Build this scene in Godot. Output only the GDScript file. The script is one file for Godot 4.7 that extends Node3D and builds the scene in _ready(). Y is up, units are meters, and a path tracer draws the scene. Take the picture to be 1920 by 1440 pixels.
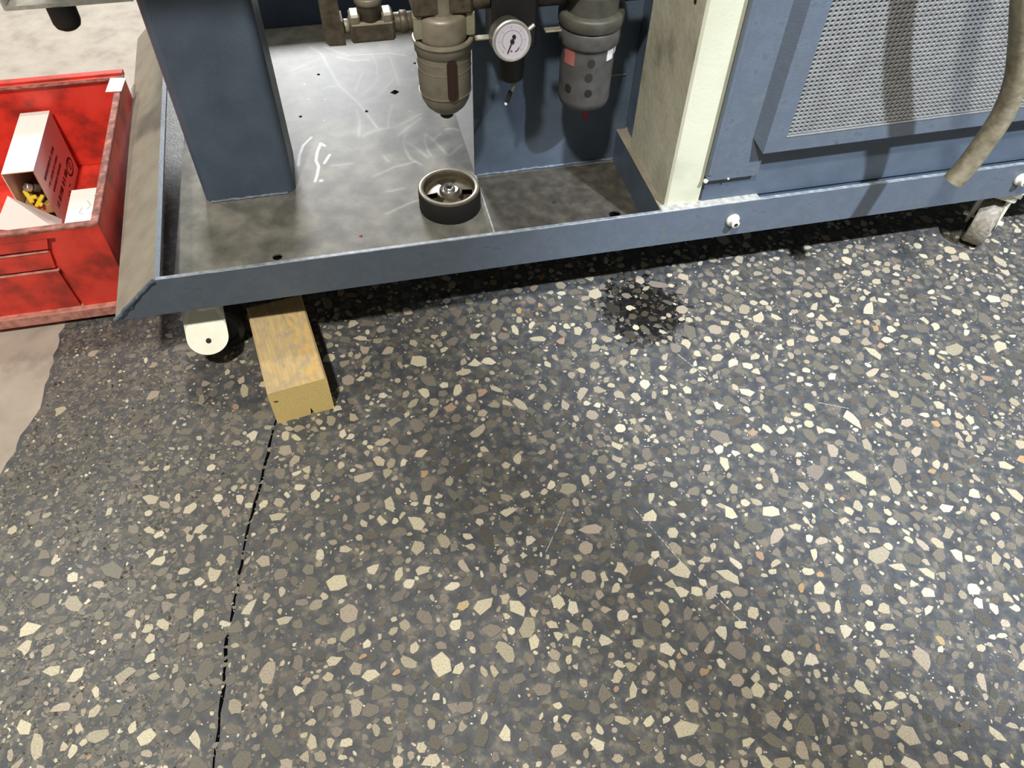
extends Node3D

# ---------------------------------------------------------------- mesh builder
class MB:
	var v := PackedVector3Array()
	var n := PackedVector3Array()
	var uv := PackedVector2Array()
	var c := PackedColorArray()
	var col := Color.WHITE
	func vert(p: Vector3, m: Vector3, t: Vector2) -> void:
		v.append(p); n.append(m); uv.append(t); c.append(col)
	func tri(a: Vector3, b: Vector3, d: Vector3, na: Vector3, nb: Vector3, nd: Vector3, ta := Vector2.ZERO, tb := Vector2.ZERO, td := Vector2.ZERO) -> void:
		vert(a, na, ta)
		if (b - a).cross(d - a).dot(na + nb + nd) > 0.0:
			vert(d, nd, td); vert(b, nb, tb)
		else:
			vert(b, nb, tb); vert(d, nd, td)
	func flat(a: Vector3, b: Vector3, d: Vector3, hint: Vector3) -> void:
		var m := (b - a).cross(d - a).normalized()
		if m.dot(hint) < 0.0: m = -m
		tri(a, b, d, m, m, m)
	func quad(a: Vector3, b: Vector3, d: Vector3, e: Vector3, hint: Vector3) -> void:
		flat(a, b, d, hint); flat(a, d, e, hint)
	func quad_uv(a: Vector3, b: Vector3, d: Vector3, e: Vector3, hint: Vector3) -> void:
		var m := (b - a).cross(d - a).normalized()
		if m.dot(hint) < 0.0: m = -m
		tri(a, b, d, m, m, m, Vector2(0, 1), Vector2(1, 1), Vector2(1, 0))
		tri(a, d, e, m, m, m, Vector2(0, 1), Vector2(1, 0), Vector2(0, 0))
	func box(ctr: Vector3, size: Vector3, ch := 0.001, bs := Basis()) -> MB:
		var h := size * 0.5
		ch = minf(ch, minf(h.x, minf(h.y, h.z)) * 0.8)
		for ax in 3:
			var u := (ax + 1) % 3
			var w := (ax + 2) % 3
			for s in [-1.0, 1.0]:
				var q := []
				for k in [[-1, -1], [1, -1], [1, 1], [-1, 1]]:
					var p := Vector3.ZERO
					p[ax] = s * h[ax]; p[u] = k[0] * (h[u] - ch); p[w] = k[1] * (h[w] - ch)
					q.append(p)
				var hn := Vector3.ZERO
				hn[ax] = s
				quad(ctr + bs * q[0], ctr + bs * q[1], ctr + bs * q[2], ctr + bs * q[3], bs * hn)
				for s2 in [-1.0, 1.0]:
					var e := []
					for k in [[0, -1], [0, 1], [1, 1], [1, -1]]:
						var p := Vector3.ZERO
						p[u] = s * (h[u] - (ch if k[0] == 1 else 0.0))
						p[w] = s2 * (h[w] - (0.0 if k[0] == 1 else ch))
						p[ax] = k[1] * (h[ax] - ch)
						e.append(p)
					var hh := Vector3.ZERO
					hh[u] = s; hh[w] = s2
					quad(ctr + bs * e[0], ctr + bs * e[1], ctr + bs * e[2], ctr + bs * e[3], bs * hh)
		for sx in [-1.0, 1.0]:
			for sy in [-1.0, 1.0]:
				for sz in [-1.0, 1.0]:
					var sg := Vector3(sx, sy, sz)
					flat(ctr + bs * (sg * (h - Vector3(0, ch, ch))), ctr + bs * (sg * (h - Vector3(ch, 0, ch))), ctr + bs * (sg * (h - Vector3(ch, ch, 0))), bs * sg)
		return self
	func span(a: Vector3, b: Vector3, ch := 0.001) -> MB:
		return box((a + b) * 0.5, (b - a).abs(), ch)
	# polygon in the local XY plane, pushed out along local Z from 0 to depth
	func extr(poly: PackedVector2Array, depth: float, xf := Transform3D()) -> MB:
		var ids := Geometry2D.triangulate_polygon(poly)
		var zf := xf.basis.z.normalized() * signf(depth)
		for i in range(0, ids.size(), 3):
			var a := poly[ids[i]]; var b := poly[ids[i + 1]]; var d := poly[ids[i + 2]]
			flat(xf * Vector3(a.x, a.y, depth), xf * Vector3(b.x, b.y, depth), xf * Vector3(d.x, d.y, depth), zf)
			flat(xf * Vector3(a.x, a.y, 0), xf * Vector3(b.x, b.y, 0), xf * Vector3(d.x, d.y, 0), -zf)
		var cw := Geometry2D.is_polygon_clockwise(poly)
		for i in poly.size():
			var a := poly[i]; var b := poly[(i + 1) % poly.size()]
			var o := Vector2(b.y - a.y, a.x - b.x)
			if cw: o = -o
			quad(xf * Vector3(a.x, a.y, 0), xf * Vector3(b.x, b.y, 0), xf * Vector3(b.x, b.y, depth), xf * Vector3(a.x, a.y, depth), xf.basis * Vector3(o.x, o.y, 0))
		return self
	# profile of (radius, height) turned about the local Y axis
	func lathe(prof: Array, segs: int, xf := Transform3D(), soft := 0.7) -> MB:
		var m := prof.size() - 1
		var sn := []
		for i in m:
			var d: Vector2 = prof[i + 1] - prof[i]
			sn.append(Vector2(d.y, -d.x).normalized())
		for i in m:
			var n0: Vector2 = sn[i]
			var n1: Vector2 = sn[i]
			if i > 0 and sn[i - 1].dot(sn[i]) > soft: n0 = (sn[i - 1] + sn[i]).normalized()
			if i < m - 1 and sn[i + 1].dot(sn[i]) > soft: n1 = (sn[i + 1] + sn[i]).normalized()
			for k in segs:
				var a0 := TAU * k / segs
				var a1 := TAU * (k + 1) / segs
				var P := []
				var N := []
				for q in [[i, a0, n0], [i, a1, n0], [i + 1, a1, n1], [i + 1, a0, n1]]:
					var pr: Vector2 = prof[q[0]]
					P.append(xf * Vector3(pr.x * sin(q[1]), pr.y, pr.x * cos(q[1])))
					N.append((xf.basis * Vector3(q[2].x * sin(q[1]), q[2].y, q[2].x * cos(q[1]))).normalized())
				if prof[i].x > 1e-6: tri(P[0], P[1], P[2], N[0], N[1], N[2])
				if prof[i + 1].x > 1e-6: tri(P[0], P[2], P[3], N[0], N[2], N[3])
				elif prof[i].x <= 1e-6: tri(P[0], P[2], P[3], N[0], N[2], N[3])
		return self
	func cyl(a: Vector3, b: Vector3, r: float, segs := 20, ch := 0.0008) -> MB:
		var y := (b - a)
		var L := y.length()
		y /= L
		var x := y.cross(Vector3.RIGHT if absf(y.x) < 0.8 else Vector3.UP).normalized()
		return lathe([Vector2(0, 0), Vector2(r - ch, 0), Vector2(r, ch), Vector2(r, L - ch), Vector2(r - ch, L), Vector2(0, L)], segs, Transform3D(Basis(x, y, x.cross(y)), a))
	func tube(pts: Array, r: float, segs := 14) -> MB:
		var t: Vector3 = (pts[1] - pts[0]).normalized()
		var x := t.cross(Vector3.RIGHT if absf(t.x) < 0.8 else Vector3.UP).normalized()
		var rings := []
		var norms := []
		for i in pts.size():
			var d: Vector3 = (pts[mini(i + 1, pts.size() - 1)] - pts[maxi(i - 1, 0)]).normalized()
			x = (x - d * x.dot(d)).normalized()
			var y := d.cross(x)
			var ring := []
			var nn := []
			for k in segs:
				var a := TAU * k / segs
				var o := x * cos(a) + y * sin(a)
				ring.append(pts[i] + o * r); nn.append(o)
			rings.append(ring); norms.append(nn)
		for i in pts.size() - 1:
			for k in segs:
				var k2 := (k + 1) % segs
				tri(rings[i][k], rings[i][k2], rings[i + 1][k2], norms[i][k], norms[i][k2], norms[i + 1][k2])
				tri(rings[i][k], rings[i + 1][k2], rings[i + 1][k], norms[i][k], norms[i + 1][k2], norms[i + 1][k])
		for e in [0, pts.size() - 1]:
			var hint: Vector3 = (pts[0] - pts[1]) if e == 0 else (pts[e] - pts[e - 1])
			for k in segs: flat(pts[e], rings[e][k], rings[e][(k + 1) % segs], hint)
		return self
	# flat stone chip set into the floor: bevelled irregular polygon
	func chip(x: float, z: float, rad: PackedFloat32Array, d: float, ang: float, el: float, h: float) -> void:
		var k := rad.size()
		var P := PackedVector3Array(); var Q := PackedVector3Array()
		var ca := cos(ang); var sa := sin(ang)
		for i in k:
			var a := TAU * i / k
			var px := cos(a) * rad[i] * d * 0.5 * el
			var pz := sin(a) * rad[i] * d * 0.5 / el
			var o := Vector3(px * ca - pz * sa, 0, px * sa + pz * ca)
			P.append(Vector3(x, -0.0003, z) + o)
			Q.append(Vector3(x, h, z) + o * 0.95)
		var up := Vector3.UP
		var ctr := Vector3(x, h, z)
		for i in k:
			var j := (i + 1) % k
			tri(ctr, Q[i], Q[j], up, up, up)
			quad(P[i], P[j], Q[j], Q[i], (P[i] + P[j]) * 0.5 - ctr + up * 0.001)
	func speck(x: float, z: float, rad: PackedFloat32Array, d: float, ang: float, el: float, h: float) -> void:
		var k := rad.size()
		var ca := cos(ang); var sa := sin(ang)
		var Q := PackedVector3Array()
		for i in k:
			var a := TAU * i / k
			var px := cos(a) * rad[i] * d * 0.5 * el
			var pz := sin(a) * rad[i] * d * 0.5 / el
			Q.append(Vector3(x + px * ca - pz * sa, h, z + px * sa + pz * ca))
		for i in range(1, k - 1): tri(Q[0], Q[i], Q[i + 1], Vector3.UP, Vector3.UP, Vector3.UP)
	func mesh() -> ArrayMesh:
		var arr := []
		arr.resize(Mesh.ARRAY_MAX)
		arr[Mesh.ARRAY_VERTEX] = v; arr[Mesh.ARRAY_NORMAL] = n; arr[Mesh.ARRAY_TEX_UV] = uv; arr[Mesh.ARRAY_COLOR] = c
		var m := ArrayMesh.new()
		m.add_surface_from_arrays(Mesh.PRIMITIVE_TRIANGLES, arr)
		return m

# ---------------------------------------------------------------- helpers
var M := {}
var taken := {}
func rgb(r: float, g: float, b: float) -> Color: return Color(r / 255.0, g / 255.0, b / 255.0)
func numbered(called: String) -> String:
	var k: int = taken.get(called, 0)
	taken[called] = k + 1
	return called if k == 0 else "%s_%03d" % [called, k]
func thing(called: String, label: String, category: String, at := Vector3.ZERO, group := "") -> Node3D:
	var o := Node3D.new()
	o.name = numbered(called)
	add_child(o, true)
	o.position = at
	o.set_meta("label", label); o.set_meta("category", category)
	if group: o.set_meta("group", group)
	return o
func structure(called: String, label := "") -> Node3D:
	var o := Node3D.new()
	o.name = called
	add_child(o, true)
	o.set_meta("kind", "structure")
	if label: o.set_meta("label", label); o.set_meta("category", called.split("_")[0])
	return o
# every builder works in world coordinates; the mesh is moved into its parent's frame here
func put(parent: Node3D, called: String, mb: MB, mat: Material, label := "") -> MeshInstance3D:
	var o := MeshInstance3D.new()
	o.name = called
	var base := Vector3.ZERO
	var p: Node = parent
	while p != self and p is Node3D:
		base += (p as Node3D).position
		p = p.get_parent()
	if base != Vector3.ZERO:
		for i in mb.v.size(): mb.v[i] -= base
	o.mesh = mb.mesh()
	o.material_override = mat
	o.cast_shadow = GeometryInstance3D.SHADOW_CASTING_SETTING_ON
	parent.add_child(o, true)
	if label: o.set_meta("label", label)
	return o
func noise_tex(sd: int, freq: float, oct: int, ramp: Array, size := 512, nrm := false, bump := 4.0, kind := FastNoiseLite.TYPE_SIMPLEX_SMOOTH) -> NoiseTexture2D:
	var f := FastNoiseLite.new()
	f.seed = sd; f.frequency = freq; f.noise_type = kind
	f.fractal_type = FastNoiseLite.FRACTAL_FBM; f.fractal_octaves = oct; f.fractal_gain = 0.55
	var t := NoiseTexture2D.new()
	t.width = size; t.height = size; t.seamless = true; t.noise = f; t.generate_mipmaps = true
	if nrm:
		t.as_normal_map = true; t.bump_strength = bump
	else:
		var g := Gradient.new()
		var offs := PackedFloat32Array(); var cols := PackedColorArray()
		for r in ramp: offs.append(r[0]); cols.append(r[1])
		g.offsets = offs; g.colors = cols
		t.color_ramp = g
	return t
func mat(key: String, albedo: Color, rough: float, metal := 0.0, tex: Texture2D = null, scale := 4.0, nt: Texture2D = null, ns := 0.3, vcol := false) -> StandardMaterial3D:
	var m := StandardMaterial3D.new()
	m.albedo_color = albedo
	m.roughness = rough; m.metallic = metal
	if tex: m.albedo_texture = tex
	if nt:
		m.normal_enabled = true; m.normal_texture = nt; m.normal_scale = ns
	if tex or nt:
		m.uv1_triplanar = true; m.uv1_world_triplanar = true; m.uv1_scale = Vector3.ONE * scale
	m.vertex_color_use_as_albedo = vcol
	M[key] = m
	return m
func stroke(img: Image, pts: Array, w: float, col: Color, soft := 1.0) -> void:
	for i in pts.size() - 1:
		var a: Vector2 = pts[i]
		var b: Vector2 = pts[i + 1]
		var L := maxf(a.distance_to(b), 0.5)
		var st := maxf(w * 0.25, 0.7)
		var k := int(L / st) + 1
		for j in k + 1: dab(img, a.lerp(b, float(j) / k), w, col, soft)
func dab(img: Image, p: Vector2, w: float, col: Color, soft := 1.0) -> void:
	var R := int(ceil(w))
	for y in range(int(p.y) - R, int(p.y) + R + 1):
		for x in range(int(p.x) - R, int(p.x) + R + 1):
			if x < 0 or y < 0 or x >= img.get_width() or y >= img.get_height(): continue
			var d := Vector2(x, y).distance_to(p) / w
			if d > 1.0: continue
			var al := col.a * (1.0 - pow(d, 2.0 / soft))
			var o := img.get_pixel(x, y)
			img.set_pixel(x, y, o.lerp(Color(col.r, col.g, col.b, o.a), clampf(al, 0, 1)))
# point and patch on an upright cylinder, angle from +Z towards +X
func on_cyl(ctr: Vector3, r: float, th: float, y: float) -> Vector3:
	return Vector3(ctr.x + r * sin(th), y, ctr.z + r * cos(th))
func cyl_shape(ctr: Vector3, r: float, th: float, y: float, shape: PackedVector2Array, lift := 0.0004) -> MB:
	var mb := MB.new()
	var ids := Geometry2D.triangulate_polygon(shape)
	var skin := []
	var under := []
	for p in shape:
		skin.append(on_cyl(ctr, r + lift, th + p.x / r, y + p.y))
		under.append(on_cyl(ctr, r - 0.001, th + p.x / r, y + p.y))
	var mid := on_cyl(ctr, r, th, y)
	for i in range(0, ids.size(), 3):
		var nn := []
		for k in 3:
			var q: Vector3 = skin[ids[i + k]]
			nn.append(Vector3(q.x - ctr.x, 0, q.z - ctr.z).normalized())
		mb.tri(skin[ids[i]], skin[ids[i + 1]], skin[ids[i + 2]], nn[0], nn[1], nn[2])
	for i in shape.size():
		var j := (i + 1) % shape.size()
		mb.quad(skin[i], skin[j], under[j], under[i], (skin[i] + skin[j]) * 0.5 - mid)
	return mb
func capsule2(w: float, h: float, k := 8) -> PackedVector2Array:
	var o := PackedVector2Array()
	var r := w * 0.5
	for i in k + 1:
		var a := PI * i / k
		o.append(Vector2(cos(a) * r, h * 0.5 - r + sin(a) * r))
	for i in k + 1:
		var a := PI + PI * i / k
		o.append(Vector2(cos(a) * r, -h * 0.5 + r + sin(a) * r))
	return o
func rect2(w: float, h: float) -> PackedVector2Array:
	var o := PackedVector2Array()
	for i in 5: o.append(Vector2(-w / 2 + w * i / 4, -h / 2))
	for i in 5: o.append(Vector2(w / 2 - w * i / 4, h / 2))
	return o
func V2(a: Array) -> PackedVector2Array:
	var o := PackedVector2Array()
	for i in range(0, a.size(), 2): o.append(Vector2(a[i], a[i + 1]))
	return o
func smooth_path(p: Array, k := 8) -> Array:
	var cu := Curve3D.new()
	for i in p.size():
		var t: Vector3 = (p[mini(i + 1, p.size() - 1)] - p[maxi(i - 1, 0)]) / 6.0
		cu.add_point(p[i], -t, t)
	var o := []
	for i in (p.size() - 1) * k + 1: o.append(cu.sample(i / k if i < (p.size() - 1) * k else p.size() - 2, float(i % k) / k if i < (p.size() - 1) * k else 1.0))
	return o

const WORK := Vector3(1.05, 2.35, 1.45)
const WORK_AIM := Vector3(0.90, 0.10, 0.06)
const LAMP := Vector3(-0.55, 2.95, 1.42)

func _ready() -> void:
	# ------------------------------------------------------------ camera
	var cam := Camera3D.new()
	cam.name = "camera"
	add_child(cam)
	cam.transform = Transform3D(Basis(Vector3(0.974784, 0.018781, 0.222360), Vector3(0.160521, 0.633185, -0.757173), Vector3(-0.155015, 0.773773, 0.614203)), Vector3(0.0, 0.72439, 0.66962))
	cam.fov = 53.066
	cam.near = 0.02
	cam.current = true
	# ------------------------------------------------------------ air and exposure
	var we := WorldEnvironment.new()
	we.name = "world_environment"
	var env := Environment.new()
	env.background_mode = Environment.BG_COLOR
	env.background_color = rgb(190, 200, 210)
	env.tonemap_mode = Environment.TONE_MAPPER_LINEAR
	env.tonemap_exposure = 1.0
	env.sdfgi_enabled = true; env.ssao_enabled = true; env.ssil_enabled = true
	we.environment = env
	add_child(we)
	# ------------------------------------------------------------ large lights
	area_light("high_bay_light", LAMP + Vector3(0, -0.02, 0), Vector3(0.3, 0.1, 0.0), Vector2(0.16, 0.16), rgb(255, 248, 236), 10.5)
	area_light("window_light", Vector3(-0.15, 2.05, -4.28), Vector3(-0.1, 0.1, -0.3), Vector2(0.9, 0.9), rgb(250, 251, 252), 24.0)
	area_light("rear_bay_light", Vector3(-1.55, 2.93, -1.3), Vector3(-0.6, 0.0, 0.1), Vector2(0.16, 0.16), rgb(255, 246, 230), 3.2)
	var sp := SpotLight3D.new()
	sp.name = "work_lamp_light"
	add_child(sp)
	sp.look_at_from_position(WORK, WORK_AIM, Vector3.UP)
	sp.spot_angle = 17.0; sp.spot_angle_attenuation = 0.55; sp.spot_range = 12.0; sp.spot_attenuation = 2.0
	sp.light_color = rgb(240, 246, 255); sp.light_energy = 13.5; sp.light_size = 0.035; sp.shadow_enabled = true
	materials()
	room()
	floor_terrazzo()
	machine()
	vent_panel()
	air_service()
	casters()
	timber()
	parts_bin()
	small_things()

func area_light(called: String, at: Vector3, target: Vector3, size: Vector2, col: Color, e: float) -> void:
	var l := AreaLight3D.new()
	l.name = called
	add_child(l)
	l.look_at_from_position(at, target, Vector3.UP if absf((target - at).normalized().y) < 0.95 else Vector3.FORWARD)
	l.area_size = size
	l.light_color = col
	l.light_energy = e
	l.area_range = 12.0
	l.area_attenuation = 2.0
	l.shadow_enabled = true

func materials() -> void:
	var bump := noise_tex(5, 0.05, 3, [], 512, true, 3.0)
	var fine := noise_tex(6, 0.18, 2, [], 512, true, 2.0)
	mat("blue", Color.WHITE, 0.42, 0.0, noise_tex(11, 0.012, 4, [[0.0, rgb(72, 84, 99)], [0.5, rgb(80, 93, 109)], [1.0, rgb(88, 101, 117)]]), 2.2, fine, 0.10)
	mat("blue_scuffed", Color.WHITE, 0.45, 0.0, noise_tex(12, 0.02, 5, [[0.0, rgb(100, 107, 113)], [0.35, rgb(87, 98, 112)], [0.75, rgb(93, 104, 118)], [1.0, rgb(76, 84, 93)]]), 3.0, fine, 0.12)
	mat("blue_worn", Color.WHITE, 0.45, 0.0, noise_tex(13, 0.03, 4, [[0.0, rgb(58, 66, 76)], [0.45, rgb(80, 92, 108)], [1.0, rgb(140, 148, 156)]]), 5.0, fine, 0.2)
	mat("blue_pale", Color.WHITE, 0.7, 0.0, noise_tex(14, 0.03, 4, [[0.0, rgb(120, 122, 124)], [0.5, rgb(155, 156, 152)], [1.0, rgb(188, 187, 178)]]), 5.0)
	mat("blue_highlight", Color.WHITE, 0.4, 0.0, noise_tex(14, 0.03, 4, [[0.0, rgb(92, 102, 114)], [0.5, rgb(122, 131, 141)], [1.0, rgb(158, 164, 170)]]), 5.0)
	mat("navy", Color.WHITE, 0.5, 0.0, noise_tex(15, 0.02, 3, [[0.0, rgb(36, 42, 54)], [1.0, rgb(50, 58, 74)]]), 3.0)
	mat("khaki_dust", Color.WHITE, 0.8, 0.0, noise_tex(16, 0.015, 5, [[0.0, rgb(112, 106, 93)], [0.5, rgb(130, 124, 109)], [1.0, rgb(143, 137, 121)]]), 2.5, bump, 0.12)
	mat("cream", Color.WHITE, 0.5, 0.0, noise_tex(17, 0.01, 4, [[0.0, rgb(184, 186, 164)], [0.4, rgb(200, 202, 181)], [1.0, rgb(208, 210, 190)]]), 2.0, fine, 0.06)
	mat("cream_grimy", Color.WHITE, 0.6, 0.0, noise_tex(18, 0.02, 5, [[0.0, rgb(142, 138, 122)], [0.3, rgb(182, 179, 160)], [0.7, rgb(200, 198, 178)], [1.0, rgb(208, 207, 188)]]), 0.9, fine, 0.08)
	mat("zinc", Color.WHITE, 0.38, 0.75, noise_tex(19, 0.03, 4, [[0.0, rgb(190, 190, 184)], [1.0, rgb(226, 226, 220)]]), 6.0, fine, 0.1)
	mat("white_zinc", Color.WHITE, 0.42, 0.15, noise_tex(20, 0.02, 3, [[0.0, rgb(214, 214, 198)], [1.0, rgb(234, 234, 220)]]), 5.0)
	mat("steel", Color.WHITE, 0.3, 0.9, noise_tex(21, 0.03, 3, [[0.0, rgb(150, 148, 142)], [1.0, rgb(200, 198, 192)]]), 6.0, fine, 0.12)
	mat("perforated", Color.WHITE, 0.36, 0.12, noise_tex(22, 0.02, 3, [[0.0, rgb(116, 118, 119)], [1.0, rgb(142, 144, 145)]]), 4.0)
	mat("black_plastic", rgb(26, 26, 28), 0.5)
	mat("black_rubber", Color.WHITE, 0.75, 0.0, noise_tex(23, 0.03, 3, [[0.0, rgb(22, 20, 19)], [1.0, rgb(38, 34, 32)]]), 8.0)
	mat("tread", Color.WHITE, 0.6, 0.0, noise_tex(24, 0.03, 5, [[0.0, rgb(64, 58, 50)], [0.45, rgb(128, 122, 110)], [1.0, rgb(186, 182, 172)]]), 9.0, bump, 0.3)
	mat("brass_dull", Color.WHITE, 0.5, 0.45, noise_tex(25, 0.03, 4, [[0.0, rgb(72, 66, 54)], [0.5, rgb(94, 87, 73)], [1.0, rgb(112, 105, 90)]]), 5.0, fine, 0.15)
	mat("olive_metal", Color.WHITE, 0.45, 0.3, noise_tex(26, 0.02, 4, [[0.0, rgb(116, 110, 96)], [0.5, rgb(136, 130, 115)], [1.0, rgb(150, 144, 129)]]), 5.0, fine, 0.08)
	mat("olive_lug", Color.WHITE, 0.5, 0.2, noise_tex(27, 0.02, 3, [[0.0, rgb(136, 134, 112)], [1.0, rgb(158, 156, 134)]]), 5.0)
	mat("grey_bowl", Color.WHITE, 0.42, 0.1, noise_tex(28, 0.02, 4, [[0.0, rgb(66, 66, 64)], [0.5, rgb(84, 84, 84)], [1.0, rgb(96, 97, 98)]]), 4.0, fine, 0.06)
	mat("grey_cap", Color.WHITE, 0.5, 0.1, noise_tex(29, 0.02, 4, [[0.0, rgb(60, 60, 54)], [1.0, rgb(92, 90, 82)]]), 4.0)
	var glass := mat("sight_glass", rgb(52, 30, 22), 0.12)
	glass.roughness = 0.5
	mat("red_plastic", Color.WHITE, 0.42, 0.0, noise_tex(30, 0.008, 5, [[0.0, rgb(128, 46, 38)], [0.28, rgb(176, 55, 44)], [0.46, rgb(208, 60, 47)], [0.62, rgb(222, 66, 52)], [1.0, rgb(228, 73, 58)]], 1024), 2.0, bump, 0.06)
	mat("red_dust_lit", Color.WHITE, 0.7, 0.0, noise_tex(31, 0.03, 4, [[0.0, rgb(150, 96, 84)], [0.5, rgb(190, 130, 116)], [1.0, rgb(214, 156, 142)]]), 4.0)
	mat("rim_dust", Color.WHITE, 0.75, 0.0, noise_tex(32, 0.03, 4, [[0.0, rgb(84, 52, 46)], [0.5, rgb(142, 84, 74)], [1.0, rgb(186, 138, 124)]]), 4.0)
	mat("card_white", rgb(238, 237, 232), 0.8)
	mat("card_brown", Color.WHITE, 0.85, 0.0, noise_tex(33, 0.03, 3, [[0.0, rgb(150, 116, 74)], [1.0, rgb(184, 148, 100)]]), 6.0)
	mat("yellow", rgb(226, 204, 56), 0.4)
	mat("hose", Color.WHITE, 0.7, 0.0, noise_tex(34, 0.02, 5, [[0.0, rgb(84, 78, 62)], [0.45, rgb(120, 113, 94)], [0.8, rgb(142, 136, 116)], [1.0, rgb(160, 154, 134)]]), 6.0, bump, 0.25)
	mat("red_drain", rgb(150, 26, 22), 0.35)
	mat("red_tag", rgb(160, 96, 88), 0.6)
	mat("white_tag", rgb(226, 228, 226), 0.5)
	mat("dark_fleck", rgb(30, 28, 24), 0.7)
	mat("hole_shade", rgb(48, 46, 42), 0.5)
	mat("red_fleck", rgb(140, 60, 50), 0.6)
	mat("wall", Color.WHITE, 0.9, 0.0, noise_tex(35, 0.01, 3, [[0.0, rgb(146, 148, 146)], [1.0, rgb(160, 162, 158)]]), 0.5)
	mat("ceiling", rgb(132, 133, 132), 0.9)
	mat("lamp_body", rgb(150, 152, 154), 0.5, 0.4)
	var em := mat("lamp_glow", rgb(255, 250, 240), 0.5)
	em.emission_enabled = true; em.emission = rgb(255, 246, 226); em.emission_energy_multiplier = 3.0
	var pane := mat("lit_pane", rgb(230, 238, 245), 0.4)
	pane.emission_enabled = true; pane.emission = rgb(226, 238, 255); pane.emission_energy_multiplier = 2.0
	# floor
	mat("matrix", Color.WHITE, 0.5, 0.0, noise_tex(40, 0.02, 6, [[0.0, rgb(56, 58, 62)], [0.38, rgb(70, 73, 77)], [0.56, rgb(78, 81, 84)], [0.64, rgb(90, 89, 85)], [0.76, rgb(106, 103, 96)], [1.0, rgb(122, 117, 108)]], 1024), 2.3, fine, 0.12)
	mat("subfloor", rgb(34, 33, 32), 0.95)
	mat("screed", Color.WHITE, 0.75, 0.0, noise_tex(41, 0.012, 6, [[0.0, rgb(142, 133, 122)], [0.4, rgb(165, 156, 144)], [0.7, rgb(172, 163, 151)], [1.0, rgb(180, 171, 159)]], 1024), 1.3, bump, 0.1)
	mat("stone", Color.WHITE, 0.42, 0.0, noise_tex(42, 0.05, 5, [[0.0, rgb(186, 182, 174)], [0.5, rgb(238, 236, 232)], [1.0, Color.WHITE]], 1024), 9.0, null, 0.0, true)
	mat("speck", Color.WHITE, 0.6, 0.0, null, 1.0, null, 0.0, true)

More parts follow.
